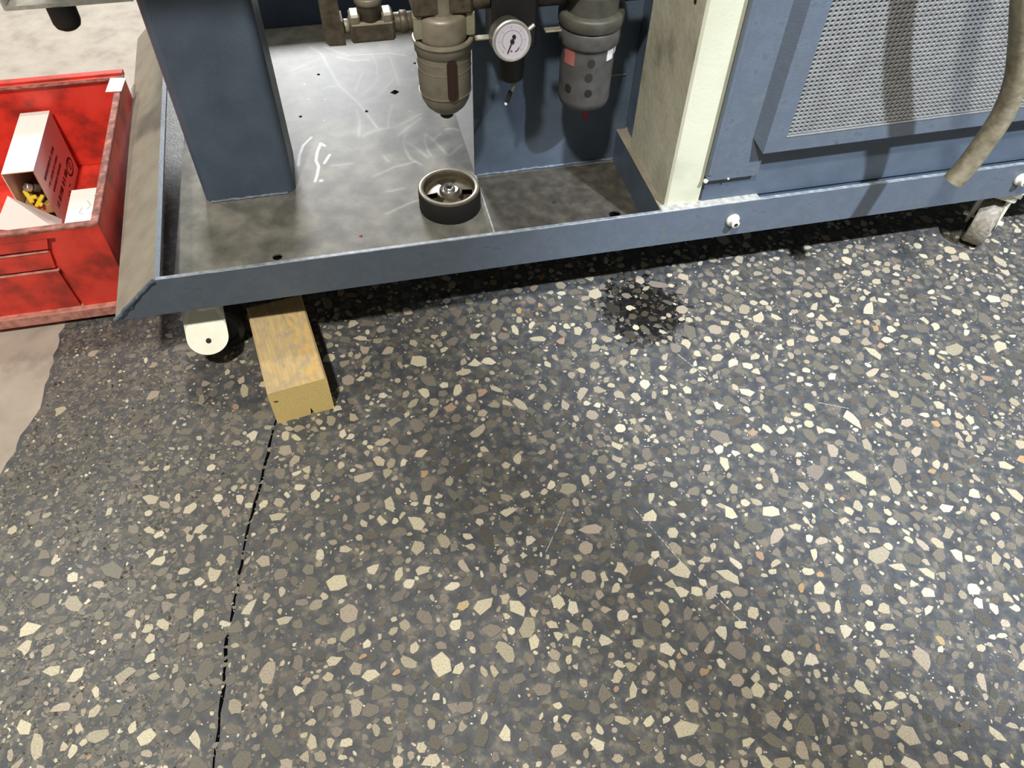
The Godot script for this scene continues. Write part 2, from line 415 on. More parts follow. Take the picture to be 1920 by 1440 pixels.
# ---------------------------------------------------------------- room shell and lamps (outside the frame)
func room() -> void:
	var x0 := -3.4; var x1 := 4.0; var z0 := -4.4; var z1 := 3.6; var h := 3.3
	var o := structure("wall_back", "")
	# wall with a window opening: four pieces round it
	var wx0 := -0.65; var wx1 := 0.35; var wy0 := 1.55; var wy1 := 2.55
	var w := MB.new()
	w.span(Vector3(x0, 0, z0 - 0.15), Vector3(wx0, h, z0), 0.001)
	w.span(Vector3(wx1, 0, z0 - 0.15), Vector3(x1, h, z0), 0.001)
	w.span(Vector3(wx0, 0, z0 - 0.15), Vector3(wx1, wy0, z0), 0.001)
	w.span(Vector3(wx0, wy1, z0 - 0.15), Vector3(wx1, h, z0), 0.001)
	put(o, "wall_face", w, M.wall)
	for d in [["wall_left", Vector3(x0 - 0.15, 0, z0 - 0.15), Vector3(x0, h, z1 + 0.15)], ["wall_right", Vector3(x1, 0, z0 - 0.15), Vector3(x1 + 0.15, h, z1 + 0.15)], ["wall_front", Vector3(x0, 0, z1), Vector3(x1, h, z1 + 0.15)]]:
		put(structure(d[0]), "wall_face", MB.new().span(d[1], d[2]), M.wall)
	put(structure("ceiling"), "ceiling_face", MB.new().span(Vector3(x0 - 0.15, h, z0 - 0.15), Vector3(x1 + 0.15, h + 0.15, z1 + 0.15)), M.ceiling)
	var win := structure("window_1")
	for k in 2:
		for j in 2:
			put(win, "pane", MB.new().span(Vector3(wx0 + 0.03 + k * 0.485, wy0 + 0.03 + j * 0.485, z0 - 0.08), Vector3(wx0 + 0.485 + k * 0.485, wy0 + 0.485 + j * 0.485, z0 - 0.07), 0.0005), M.lit_pane)
	var fr := MB.new()
	for k in 3:
		fr.span(Vector3(wx0 + k * 0.485, wy0, z0 - 0.1), Vector3(wx0 + k * 0.485 + 0.03, wy1, z0 - 0.03))
		fr.span(Vector3(wx0, wy0 + k * 0.485, z0 - 0.1), Vector3(wx1, wy0 + k * 0.485 + 0.03, z0 - 0.03))
	put(win, "window_frame", fr, M.card_white)
	for d in [[LAMP, Vector3(0.3, 0.1, 0), "square high bay lamp hung over the machine front"], [Vector3(-1.55, 2.95, -1.3), Vector3(-0.6, 0, 0.1), "square high bay lamp hung behind the red parts bin"]]:
		var t := thing("high_bay_lamp", d[2], "lamp", d[0])
		var zz: Vector3 = (d[0] - d[1]).normalized()
		var xx := Vector3.FORWARD.cross(zz).normalized()
		var bs := Basis(xx, zz, xx.cross(zz))
		put(t, "lamp_housing", MB.new().box(d[0] + zz * 0.05, Vector3(0.24, 0.08, 0.24), 0.01, bs), M.lamp_body)
		put(t, "diffuser", MB.new().box(d[0] + zz * 0.004, Vector3(0.18, 0.008, 0.18), 0.002, bs), M.lamp_glow)
		put(t, "suspension_rod", MB.new().cyl(d[0] + zz * 0.08, Vector3(d[0].x + zz.x * 0.08, h, d[0].z + zz.z * 0.08), 0.008, 10), M.lamp_body)

	# work lamp on a stand to the right
	var wd := (WORK - WORK_AIM).normalized()
	var wxx := Vector3.UP.cross(wd).normalized()
	var wbs := Basis(wxx, wd, wxx.cross(wd))
	var wl := thing("work_lamp", "round work lamp on a tall tripod stand", "lamp", Vector3(WORK.x + 0.16, 0, WORK.z + 0.12))
	var wc := WORK + wd * 0.03
	put(wl, "lamp_head", MB.new().lathe([Vector2(0.0, 0.10), Vector2(0.05, 0.10), Vector2(0.095, 0.03), Vector2(0.10, 0.0), Vector2(0.094, 0.0), Vector2(0.045, 0.09), Vector2(0.0, 0.09)], 32, Transform3D(wbs, wc)), M.lamp_body)
	put(wl, "lens", MB.new().lathe([Vector2(0, 0.012), Vector2(0.085, 0.012), Vector2(0.085, 0.018), Vector2(0, 0.018)], 32, Transform3D(wbs, wc)), M.lamp_glow)
	var pb := Vector3(wc.x + wd.x * 0.10, 0, wc.z + wd.z * 0.10)
	put(wl, "pole", MB.new().cyl(pb + Vector3(0, 0.02, 0), pb + Vector3(0, wc.y + wd.y * 0.1, 0), 0.014, 14), M.black_plastic)
	for k in 3:
		var a := TAU * k / 3.0
		put(wl, "leg", MB.new().tube([pb + Vector3(0, 0.4, 0), pb + Vector3(sin(a) * 0.35, 0.01, cos(a) * 0.35)], 0.01, 10), M.black_plastic)

# ---------------------------------------------------------------- floor
func crack_x(z: float) -> float:
	var P := [[-0.8, 0.03], [-0.1, -0.1], [0.0998, -0.1376], [0.1702, -0.1541], [0.2333, -0.1707], [0.2918, -0.18], [0.3448, -0.19], [0.3945, -0.193], [0.4397, -0.1985], [0.457, -0.2], [2.6, -0.42]]
	for i in P.size() - 1:
		if z <= P[i + 1][0]: return lerpf(P[i][1], P[i + 1][1], (z - P[i][0]) / (P[i + 1][0] - P[i][0]))
	return -0.42
func seam_x(z: float) -> float:
	if z < 0.011: return -0.4039 + (0.011 - z) * 0.069
	if z < 0.09: return lerpf(-0.4039, -0.4273, (z - 0.011) / 0.079)
	return -0.4273 - (z - 0.09) * 0.36
func floor_terrazzo() -> void:
	var rng := RandomNumberGenerator.new()
	rng.seed = 71
	var fl := structure("floor", "dark terrazzo floor with pale stone chips beside pale screed")
	var down := Transform3D(Basis(Vector3.RIGHT, Vector3.BACK, Vector3.DOWN), Vector3.ZERO)   # polygon (x, z), pushed down
	var Lc := []; var Rc := []; var S1 := []; var S2 := []
	var z := -0.8
	while z < 2.61:
		var wob := rng.randf_range(-0.0009, 0.0009)
		var hw := rng.randf_range(0.0008, 0.0019) if z > 0.06 else 0.0008
		Lc.append(Vector2(crack_x(z) + wob - hw, z)); Rc.append(Vector2(crack_x(z) + wob + hw, z))
		var sw := rng.randf_range(-0.003, 0.003)
		S1.append(Vector2(seam_x(z) + sw, z))
		z += 0.012 if z < 0.7 else 0.1
	var pl := PackedVector2Array(S1)
	var Lr := Lc.duplicate(); Lr.reverse()
	pl.append_array(PackedVector2Array(Lr))
	put(fl, "slab", MB.new().extr(pl, 0.03, down), M.matrix)
	var pr := PackedVector2Array(Rc)
	pr.append(Vector2(4.0, 2.6)); pr.append(Vector2(4.0, -0.8))
	put(fl, "slab", MB.new().extr(pr, 0.03, down), M.matrix)
	var sc := PackedVector2Array(S1)
	sc.append_array(V2([-3.4, 2.6, -3.4, -4.4, 4.0, -4.4, 4.0, -0.8]))
	put(fl, "screed_patch", MB.new().extr(sc, 0.03, Transform3D(down.basis, Vector3(0, -0.0004, 0))), M.screed, "pale pinkish cement screed")
	put(fl, "screed_patch", MB.new().span(Vector3(-3.4, -0.03, 2.6), Vector3(4.0, -0.0004, 3.6)), M.screed)
	put(fl, "subfloor", MB.new().span(Vector3(-3.5, -0.12, -4.5), Vector3(4.1, -0.012, 3.7)), M.subfloor)
	# stone chips: big ones first, none overlapping
	var cell := 0.012
	var grid := {}
	var chips := []
	var classes := [[420, 0.0165, 0.0240], [1700, 0.0125, 0.0165], [3600, 0.0088, 0.0125], [5200, 0.0055, 0.0088], [5000, 0.003, 0.0055]]
	var X0 := -0.44; var X1 := 1.06; var Z0 := -0.2; var Z1 := 0.74
	var dirt := FastNoiseLite.new()
	dirt.seed = 9; dirt.frequency = 4.0; dirt.fractal_octaves = 3
	for cl in classes:
		for i in cl[0]:
			for attempt in 5:
				var x := rng.randf_range(X0, X1)
				var zz := rng.randf_range(Z0, Z1)
				var d := rng.randf_range(cl[1], cl[2])
				if x < seam_x(zz) + d * 0.6: continue
				if absf(x - crack_x(zz)) < 0.0025 + d * 0.25 and d > 0.004: continue
				# the strip along the screed is fine-grained and worn
				var lft := clampf((-0.12 - x) / 0.2, 0.0, 1.0) * clampf(1.25 - zz * 2.2, 0.25, 1.0)
				if d > 0.0065 and rng.randf() < lft * 0.93: continue
				var ok := true
				var gx := int(floor(x / cell)); var gz := int(floor(zz / cell))
				for ax in range(gx - 2, gx + 3):
					for az in range(gz - 2, gz + 3):
						var key := Vector2i(ax, az)
						if not grid.has(key): continue
						for q in grid[key]:
							var o: Array = chips[q]
							if Vector2(o[0] - x, o[1] - zz).length() < (o[2] + d) * 0.46:
								ok = false
								break
						if not ok: break
					if not ok: break
				if not ok: continue
				var key2 := Vector2i(gx, gz)
				if not grid.has(key2): grid[key2] = []
				grid[key2].append(chips.size())
				chips.append([x, zz, d, lft])
				break
	# the 300 that show largest become parts, the rest one mass
	var camp := Vector3(0.0, 0.72439, 0.66962)
	var fwd := Vector3(0.155015, -0.773773, -0.614203)
	var rank := []
	for i in chips.size():
		var q := Vector3(chips[i][0], 0, chips[i][1]) - camp
		var dep := q.dot(fwd)
		var sx := 960.0 + 1442.0 * q.dot(Vector3(0.974784, 0.018781, 0.222360)) / dep
		var sy := 720.0 - 1442.0 * q.dot(Vector3(0.160521, 0.633185, -0.757173)) / dep
		if sx > 10 and sx < 1910 and sy < 1430 and sy > 480 and chips[i][1] > -0.02 and not dark_patch(chips[i][0], chips[i][1], rng): rank.append([chips[i][2] / dep, i])
	rank.sort_custom(func(a, b): return a[0] > b[0])
	var big := {}
	for i in mini(300, rank.size()): big[rank[i][1]] = true
	var shapes := []
	for i in 60:
		var k := rng.randi_range(5, 8)
		var rad := PackedFloat32Array()
		for j in k: rad.append(rng.randf_range(0.55, 1.18))
		shapes.append([rad, rng.randf_range(1.0, 1.45)])
	var variants := []
	for i in 60:
		var mb := MB.new()
		mb.col = chip_colour(rng, 0.0)
		mb.chip(0, 0, shapes[i][0], 1.0, 0.0, shapes[i][1], 0.0004)
		variants.append(mb.mesh())
	var mass := MB.new()
	for i in chips.size():
		var ch: Array = chips[i]
		if big.has(i):
			var o := MeshInstance3D.new()
			o.name = "stone_chip"
			o.mesh = variants[rng.randi() % 60]
			o.material_override = M.stone
			fl.add_child(o, true)
			o.transform = Transform3D(Basis(Vector3.UP, rng.randf() * TAU).scaled_local(Vector3(ch[2], 1, ch[2])), Vector3(ch[0], 0, ch[1]))
		else:
			mass.col = chip_colour(rng, ch[3])
			if dark_patch(ch[0], ch[1], rng): mass.col = [rgb(74, 69, 61), rgb(62, 59, 53), rgb(88, 82, 72)][rng.randi() % 3].srgb_to_linear()
			var s: Array = shapes[rng.randi() % 60]
			mass.chip(ch[0], ch[1], s[0], ch[2], rng.randf() * TAU, s[1], 0.00035 if ch[2] > 0.005 else 0.0003)
	var mo := put(fl, "stone_chips", mass, M.stone, "small beige and grey stone chips in dark cement")
	mo.set_meta("kind", "stuff")
	# grit: specks of stone and dried dirt, a thin scatter, denser on the worn strip
	var grit := MB.new()
	var tones := [rgb(214, 208, 190), rgb(150, 145, 132), rgb(120, 115, 103), rgb(98, 95, 88), rgb(92, 88, 78), rgb(176, 168, 150)]
	for i in 30000:
		var x := rng.randf_range(X0, X1)
		var zz := rng.randf_range(Z0, Z1)
		if x < seam_x(zz) + 0.002: continue
		var lft := clampf((-0.05 - x) / 0.25, 0.0, 1.0)
		var dn := dirt.get_noise_2d(x, zz)
		if rng.randf() > 0.35 + 0.65 * lft and dn < 0.1: continue
		var tc: Color = tones[rng.randi() % 6] if rng.randf() > lft * 0.75 else tones[2 + rng.randi() % 3]
		grit.col = tc.srgb_to_linear() * rng.randf_range(0.8, 1.05)
		var rad := PackedFloat32Array()
		for j in 5: rad.append(rng.randf_range(0.5, 1.2))
		grit.speck(x, zz, rad, rng.randf_range(0.0008, 0.0026) * (1.0 + lft * 0.7), rng.randf() * TAU, rng.randf_range(1.0, 1.5), 0.00012)
	for i in 18000:
		var x := rng.randf_range(X0, 0.05)
		var zz := rng.randf_range(Z0, Z1)
		if x < seam_x(zz) + 0.006: continue
		var lft := clampf((0.0 - x) / 0.3, 0.0, 1.0)
		if rng.randf() > lft * lft * 1.2 or dirt.get_noise_2d(x * 1.5, zz * 1.5 + 7.0) < 0.05 - lft * 0.5: continue
		grit.col = [rgb(112, 108, 99), rgb(101, 99, 93), rgb(122, 117, 106), rgb(92, 90, 85)][rng.randi() % 4].srgb_to_linear()
		var rad := PackedFloat32Array()
		for j in 7: rad.append(rng.randf_range(0.4, 1.2))
		grit.speck(x, zz, rad, rng.randf_range(0.002, 0.0075), rng.randf() * TAU, rng.randf_range(1.0, 1.6), 0.0001)
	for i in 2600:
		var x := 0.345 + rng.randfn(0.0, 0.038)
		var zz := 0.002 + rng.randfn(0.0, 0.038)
		if not dark_patch(x, zz, rng): continue
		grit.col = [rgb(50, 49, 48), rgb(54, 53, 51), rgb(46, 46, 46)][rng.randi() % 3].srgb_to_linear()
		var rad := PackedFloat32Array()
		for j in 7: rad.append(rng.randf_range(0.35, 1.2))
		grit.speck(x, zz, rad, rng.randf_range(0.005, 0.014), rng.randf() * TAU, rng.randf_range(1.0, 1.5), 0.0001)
	for sc2 in [[0.235, 0.29, 0.262, 0.36], [0.27, 0.375, 0.3, 0.44], [0.44, 0.33, 0.5, 0.46], [0.36, 0.09, 0.385, 0.14], [0.5, 0.2, 0.53, 0.215], [0.16, 0.28, 0.13, 0.32], [0.62, 0.03, 0.645, 0.015]]:
		grit.col = rgb(176, 174, 166).srgb_to_linear()
		var a := Vector2(sc2[0], sc2[1]); var b := Vector2(sc2[2], sc2[3])
		for j in 14:
			var m := a.lerp(b, (j + rng.randf()) / 14.0)
			var rad := PackedFloat32Array([1.0, 0.7, 1.0, 0.8])
			grit.speck(m.x, m.y, rad, rng.randf_range(0.002, 0.004), (b - a).angle(), 2.0, 0.0005)
	var go := put(fl, "floor_grit", grit, M.speck, "fine grit and dried dirt trodden into the terrazzo, plus a dark patch")
	go.set_meta("kind", "stuff")
# dark patch in front of the rail, thinning towards its edge
func dark_patch(x: float, z: float, rng: RandomNumberGenerator) -> bool:
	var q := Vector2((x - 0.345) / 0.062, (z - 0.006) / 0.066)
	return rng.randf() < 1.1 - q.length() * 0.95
func chip_colour(rng: RandomNumberGenerator, lft: float) -> Color:
	var r := rng.randf()
	var c: Color
	if r < 0.25 - lft * 0.17: c = [rgb(206, 200, 176), rgb(196, 190, 168), rgb(212, 206, 187), rgb(192, 182, 160)][rng.randi() % 4]
	elif r < 0.42 - lft * 0.24: c = [rgb(172, 164, 146), rgb(164, 158, 140), rgb(178, 168, 154)][rng.randi() % 3]
	elif r < 0.435 - lft * 0.25: c = [rgb(184, 154, 118), rgb(174, 148, 128), rgb(190, 174, 132)][rng.randi() % 3]
	elif r < 0.78: c = [rgb(128, 123, 113), rgb(120, 117, 108), rgb(136, 129, 121), rgb(114, 112, 103)][rng.randi() % 4]
	else: c = [rgb(98, 96, 90), rgb(90, 89, 85), rgb(104, 99, 92)][rng.randi() % 3]
	var k := rng.randf_range(0.85, 1.05)
	var l := c.srgb_to_linear()
	return Color(l.r * k, l.g * k, l.b * k)

# ---------------------------------------------------------------- machine frame
const RB := 0.105   # underside of the frame
const RT := 0.155   # top of its rails
const TY := 0.11    # tray surface
func plate_with_hole(mb: MB, x0: float, x1: float, z0: float, z1: float, y: float, th: float, hx: float, hz: float, r: float) -> void:
	# sheet with one round hole, uv over the sheet
	var uvf := func(p: Vector3) -> Vector2: return Vector2((p.x - x0) / (x1 - x0), (p.z - z0) / (z1 - z0))
	var q := r * 2.5
	var xs := [x0, hx - q, hx + q, x1]
	var zs := [z0, hz - q, hz + q, z1]
	for i in 3:
		for j in 3:
			if i == 1 and j == 1: continue
			var a := Vector3(xs[i], y, zs[j]); var b := Vector3(xs[i + 1], y, zs[j]); var d := Vector3(xs[i + 1], y, zs[j + 1]); var e := Vector3(xs[i], y, zs[j + 1])
			mb.tri(a, b, d, Vector3.UP, Vector3.UP, Vector3.UP, uvf.call(a), uvf.call(b), uvf.call(d))
			mb.tri(a, d, e, Vector3.UP, Vector3.UP, Vector3.UP, uvf.call(a), uvf.call(d), uvf.call(e))
	for k in 24:
		var P := []
		for a in [TAU * k / 24, TAU * (k + 1) / 24]:
			var ca := cos(a); var sa := sin(a)
			var s := q / maxf(absf(ca), absf(sa))
			P.append(Vector3(hx + ca * r, y, hz + sa * r)); P.append(Vector3(hx + ca * s, y, hz + sa * s))
		mb.tri(P[0], P[1], P[3], Vector3.UP, Vector3.UP, Vector3.UP, uvf.call(P[0]), uvf.call(P[1]), uvf.call(P[3]))
		mb.tri(P[0], P[3], P[2], Vector3.UP, Vector3.UP, Vector3.UP, uvf.call(P[0]), uvf.call(P[3]), uvf.call(P[2]))
		var dn := Vector3(0, -th, 0)
		mb.quad(P[0], P[2], P[2] + dn, P[0] + dn, Vector3(hx, y, hz) - P[0])
	var c0 := Vector3(x0, y, z0); var c1 := Vector3(x1, y, z0); var c2 := Vector3(x1, y, z1); var c3 := Vector3(x0, y, z1)
	var dd := Vector3(0, -th, 0)
	mb.quad(c0, c1, c1 + dd, c0 + dd, Vector3(0, 0, -1)); mb.quad(c1, c2, c2 + dd, c1 + dd, Vector3(1, 0, 0))
	mb.quad(c2, c3, c3 + dd, c2 + dd, Vector3(0, 0, 1)); mb.quad(c3, c0, c0 + dd, c3 + dd, Vector3(-1, 0, 0))
func tray_texture() -> ImageTexture:
	# x -0.222 .. 0.155, z -0.64 .. -0.005 : bare dusty steel with wiped and scratched marks
	var W := 754; var H := 1270
	var f := FastNoiseLite.new()
	f.seed = 77; f.frequency = 0.012; f.fractal_octaves = 5
	var g := FastNoiseLite.new()
	g.seed = 78; g.frequency = 0.2; g.fractal_octaves = 2
	var img := Image.create(W, H, false, Image.FORMAT_RGB8)
	for y in H:
		for x in W:
			var k := clampf(0.5 + f.get_noise_2d(x, y) * 0.9 + g.get_noise_2d(x, y) * 0.16, 0, 1)
			img.set_pixel(x, y, rgb(88, 88, 83).lerp(rgb(122, 120, 112), k))
	var S := [[-0.0385, -0.5626, -0.0225, -0.5389, -0.0026, -0.4376, 0.0226, -0.3786, 0.0407, -0.313], [-0.0161, -0.5584, 0.0179, -0.5244, 0.056, -0.5205, 0.0836, -0.5187, 0.1083, -0.5071], [0.0012, -0.5225, 0.0278, -0.5056, 0.0511, -0.5062], [0.0557, -0.5172, 0.0599, -0.4879, 0.0571, -0.4559], [0.0828, -0.512, 0.0844, -0.4652, 0.0861, -0.422], [0.0308, -0.3829, 0.0537, -0.3992, 0.0812, -0.4401], [-0.0267, -0.4315, -0.0153, -0.4369, -0.0028, -0.4345], [0.0193, -0.4165, 0.0356, -0.4681], [0.0306, -0.4037, 0.0482, -0.4277, 0.0599, -0.4522], [-0.0745, -0.4812, -0.0508, -0.4911, -0.0325, -0.499], [-0.074, -0.4923, -0.0373, -0.5147, -0.0243, -0.524], [0.0766, -0.2884, 0.0716, -0.2683, 0.073, -0.2461, 0.0764, -0.2291, 0.0887, -0.2142], [0.0765, -0.2712, 0.0885, -0.252, 0.0995, -0.2282], [0.1047, -0.2856, 0.101, -0.2664, 0.102, -0.2442, 0.1043, -0.231], [0.1047, -0.2856, 0.1137, -0.2665, 0.1272, -0.2277], [0.1509, -0.2502, 0.1431, -0.2424, 0.1287, -0.2274], [0.1117, -0.2682, 0.1259, -0.2814], [0.1328, -0.2908, 0.1458, -0.291, 0.152, -0.285], [0.0187, -0.2959, 0.0308, -0.3042, 0.0432, -0.3085, 0.0651, -0.3096, 0.1073, -0.3376], [0.0661, -0.2878, 0.0836, -0.306, 0.1056, -0.3266], [0.0166, -0.3653, 0.0184, -0.3367, 0.0129, -0.297], [0.069, -0.3696, 0.0609, -0.3424, 0.0552, -0.3088], [-0.0299, -0.2355, -0.0017, -0.2347], [0.023, -0.2008, 0.0531, -0.2164, 0.0827, -0.2228], [0.0461, -0.2289, 0.041, -0.2461], [0.03, -0.12, 0.06, -0.135, 0.075, -0.14], [0.035, -0.165, 0.06, -0.168]]
	var i := 0
	for s in S:
		var pts := []
		for k in range(0, s.size(), 2): pts.append(Vector2((s[k] + 0.222) * 2000.0, (s[k + 1] + 0.64) * 2000.0))
		stroke(img, pts, 6.0 if i < 11 else 7.0, Color(0.86, 0.89, 0.87, 0.05 if i > 2 else 0.085), 0.9)
		if i % 2 == 0: stroke(img, pts, 22.0, Color(0.80, 0.84, 0.82, 0.022), 0.7)
		i += 1
	# white paint drips
	for s in [[-0.0722, -0.2439, -0.0695, -0.2682, -0.0634, -0.2899, -0.0507, -0.3083], [-0.0343, -0.2828, -0.0395, -0.2903, -0.0459, -0.2698, -0.0486, -0.2515, -0.046, -0.2363, -0.0494, -0.2177, -0.053, -0.2042], [-0.0386, -0.2421, -0.0294, -0.2614]]:
		var pts := []
		for k in range(0, s.size(), 2): pts.append(Vector2((s[k] + 0.222) * 2000.0, (s[k + 1] + 0.64) * 2000.0))
		stroke(img, pts, 5.5, Color(0.93, 0.93, 0.95, 0.3), 1.2)
	for b in [[-0.0523, -0.4503, 5], [-0.0493, -0.4073, 5], [-0.0249, -0.4026, 5], [0.1117, -0.4599, 4], [0.0826, -0.5663, 3], [0.091, -0.3479, 3], [-0.0305, -0.3463, 4], [-0.045, -0.205, 9]]:
		dab(img, Vector2((b[0] + 0.222) * 2000.0, (b[1] + 0.64) * 2000.0), b[2], Color(0.9, 0.91, 0.9, 0.8), 1.4)
	return ImageTexture.create_from_image(img)

func machine() -> void:
	var t := thing("machine_frame", "blue painted machine base frame with grey steel drip tray", "machine", Vector3(0.3, RB, -0.3))
	# front rail, left end cut to the slope of the side rail
	var rail := put(t, "front_rail", MB.new().extr(V2([-0.2836, RB, 1.15, RB, 1.15, RT - 0.001, 1.149, RT, -0.2263, RT]), 0.004, Transform3D(Basis(), Vector3(0, 0, -0.004))), M.blue_scuffed)
	put(rail, "top_edge", MB.new().span(Vector3(-0.2255, RT - 0.0014, -0.0045), Vector3(1.149, RT + 0.0004, 0.0002), 0.0004), M.blue_highlight, "top edge of the rail with a painted pale highlight")  # highlight along the edge is put into the colour
	put(rail, "ledge_strip", MB.new().span(Vector3(0.345, RT - 0.004, -0.0125), Vector3(0.4705, RT + 0.0012, -0.0005), 0.0008), M.blue_pale)
	for bx in [[0.4407, 0.1293], [0.842, 0.1318]]:
		var c := Vector3(bx[0], bx[1], 0.0003)
		var b := put(rail, "flange_bolt", MB.new().lathe([Vector2(0, 0.0105), Vector2(0.0042, 0.0105), Vector2(0.0052, 0.0096), Vector2(0.0052, 0.0042), Vector2(0.0075, 0.003), Vector2(0.0086, 0.0016), Vector2(0.0086, 0), Vector2(0, 0)].map(func(q): return q), 24, Transform3D(Basis(Vector3.RIGHT, Vector3.BACK, Vector3.DOWN), c)), M.white_zinc, "pale zinc flange bolt")
		put(b, "socket", MB.new().cyl(c + Vector3(0, 0, 0.0098), c + Vector3(0, 0, 0.0108), 0.0027, 6, 0.0001), M.dark_fleck)
	# welded corner
	var wl := MB.new()
	var rng := RandomNumberGenerator.new()
	rng.seed = 5
	var wp := []
	for i in 13:
		var k := i / 12.0
		wp.append(Vector3(lerpf(-0.2832, -0.2275, k), lerpf(RB + 0.0005, RT, k), 0.0) + Vector3(rng.randf_range(-0.001, 0.001), rng.randf_range(-0.001, 0.001), rng.randf_range(-0.0006, 0.0008)))
	put(rail, "weld_bead", wl.tube(wp, 0.0024, 8), M.blue_worn)
	wl = MB.new()
	wp = []
	for i in 9:
		var k := i / 8.0
		wp.append(Vector3(lerpf(-0.279, -0.255, k), lerpf(RB + 0.001, RB + 0.024, k), 0.0) + Vector3(rng.randf_range(-0.0015, 0.0015), rng.randf_range(-0.002, 0.001), rng.randf_range(-0.0006, 0.0002)))
	put(rail, "weld_bead", wl.tube(wp, 0.0018, 8), M.blue_worn)
	# sloped left side rail
	var ends := []
	for e in [[0.0, -0.2836, -0.2263], [-0.65, -0.3075, -0.2480]]:
		ends.append([Vector3(e[1], RB, e[0]), Vector3(e[2], RT, e[0]), Vector3(e[2] + 0.0055, RT, e[0]), Vector3(e[2] + 0.0055, RB, e[0])])
	var A: Array = ends[0]; var B: Array = ends[1]
	var sl := MB.new()
	var tk := Vector3(0.0028, -0.0028, 0)
	sl.quad(A[0], A[1], B[1], B[0], Vector3(-1, 1, 0))
	sl.quad(A[0] + Vector3(0.004, 0, 0), A[1] + tk, B[1] + tk, B[0] + Vector3(0.004, 0, 0), Vector3(1, -1, 0))
	sl.quad(A[0], A[0] + Vector3(0.004, 0, 0), B[0] + Vector3(0.004, 0, 0), B[0], Vector3.DOWN)
	sl.quad(B[0], B[1], B[1] + tk, B[0] + Vector3(0.004, 0, 0), Vector3(0, 0, -1))
	var side := put(t, "side_rail", sl, M.khaki_dust, "sloped side rail under khaki dust")
	var lip := MB.new()
	lip.quad(A[1], A[2], B[2], B[1], Vector3.UP)
	var dl := Vector3(0, -0.004, 0)
	lip.quad(A[2], A[2] + dl, B[2] + dl, B[2], Vector3.RIGHT)
	lip.quad(A[2] + dl, A[1] + tk, B[1] + tk, B[2] + dl, Vector3.DOWN)
	put(side, "inner_lip", lip, M.blue_scuffed, "blue grey inner lip")
	put(t, "back_rail", MB.new().span(Vector3(-0.25, RB, -0.65), Vector3(0.40, RT, -0.644), 0.0008), M.blue)
	# tray: two sheets, a bright dusty one and a lower one coloured dark for shade and dirt
	var tt := tray_texture()
	var tm := StandardMaterial3D.new()
	tm.albedo_texture = tt
	tm.roughness = 0.4; tm.metallic = 0.0
	tm.metallic_specular = 0.21
	M["tray"] = tm
	var tray := MB.new()
	plate_with_hole(tray, -0.222, 0.155, -0.64, -0.005, TY, 0.0025, -0.1054, -0.0653, 0.0058)
	put(t, "tray_sheet", tray, tm, "dull grey steel tray sheet with wiped marks and scratches")
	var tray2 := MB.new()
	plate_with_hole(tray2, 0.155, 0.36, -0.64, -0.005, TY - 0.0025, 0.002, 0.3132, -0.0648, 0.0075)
	put(t, "tray_sheet", tray2, mat("tray_shade_dirt", Color.WHITE, 0.5, 0.0, noise_tex(50, 0.02, 5, [[0.0, rgb(52, 50, 46)], [0.5, rgb(68, 66, 60)], [1.0, rgb(88, 85, 77)]]), 4.0), "steel tray sheet with shade and dirt in its dark colour")  # dark tone is mostly shade put into the colour, partly dirt
	put(t, "sheet_seam", MB.new().span(Vector3(0.1538, TY - 0.001, -0.175), Vector3(0.1562, TY + 0.0014, -0.006), 0.0005), M.blue_pale)  # pale colour carries the light on the sheet edge
	# blue column on the tray
	var col := PackedVector2Array()
	for cn in [[-0.0775 - 0.011, -0.187 - 0.011, 0.0], [-0.0775 - 0.011, -0.287 + 0.011, -90.0], [-0.190 + 0.011, -0.287 + 0.011, -180.0], [-0.190 + 0.011, -0.187 - 0.011, -270.0]]:
		for k in 7:
			var a := deg_to_rad(cn[2] + 90.0 - k * 15.0)
			col.append(Vector2(cn[0] + 0.011 * cos(a), cn[1] + 0.011 * sin(a)))
	var cm := MB.new()
	var NC := col.size()
	for i in NC:
		var a := col[i]; var b := col[(i + 1) % NC]
		var na := Vector3.ZERO; var nb := Vector3.ZERO
		for q in [0, 1]:
			var p := a if q == 0 else b
			var cx := clampf(p.x, -0.190 + 0.011, -0.0775 - 0.011); var cz := clampf(p.y, -0.287 + 0.011, -0.187 - 0.011)
			var nn := Vector3(p.x - cx, 0, p.y - cz).normalized()
			if q == 0: na = nn
			else: nb = nn
		var a0 := Vector3(a.x, TY, a.y); var b0 := Vector3(b.x, TY, b.y); var a1 := Vector3(a.x, 0.607, a.y); var b1 := Vector3(b.x, 0.607, b.y)
		cm.tri(a0, b0, b1, na, nb, nb); cm.tri(a0, b1, a1, na, nb, na)
	var column := put(t, "column", cm, M.blue, "blue square column with rounded corners")
	var wv := []
	for i in 20: wv.append(Vector3(lerpf(-0.182, -0.088, i / 19.0), TY + 0.0008, -0.1862 + rng.randf_range(-0.0008, 0.001)))
	put(column, "weld_bead", MB.new().tube(wv, 0.0021, 8), M.blue_worn)
	# vertical back plate behind the air service unit
	var plate := put(t, "back_plate", MB.new().span(Vector3(0.1545, TY, -0.1805), Vector3(0.3585, 0.607, -0.1765), 0.0006), M.blue, "blue back plate behind the pressure gauge")
	wv = []
	for i in 26: wv.append(Vector3(lerpf(0.157, 0.356, i / 25.0), TY + 0.0008, -0.1757 + rng.randf_range(-0.0008, 0.001)))
	put(plate, "weld_bead", MB.new().tube(wv, 0.002, 8), M.blue_worn)
	put(plate, "slot_edge", MB.new().span(Vector3(0.318, 0.231, -0.1768), Vector3(0.347, 0.2335, -0.1750), 0.0004), M.olive_metal)
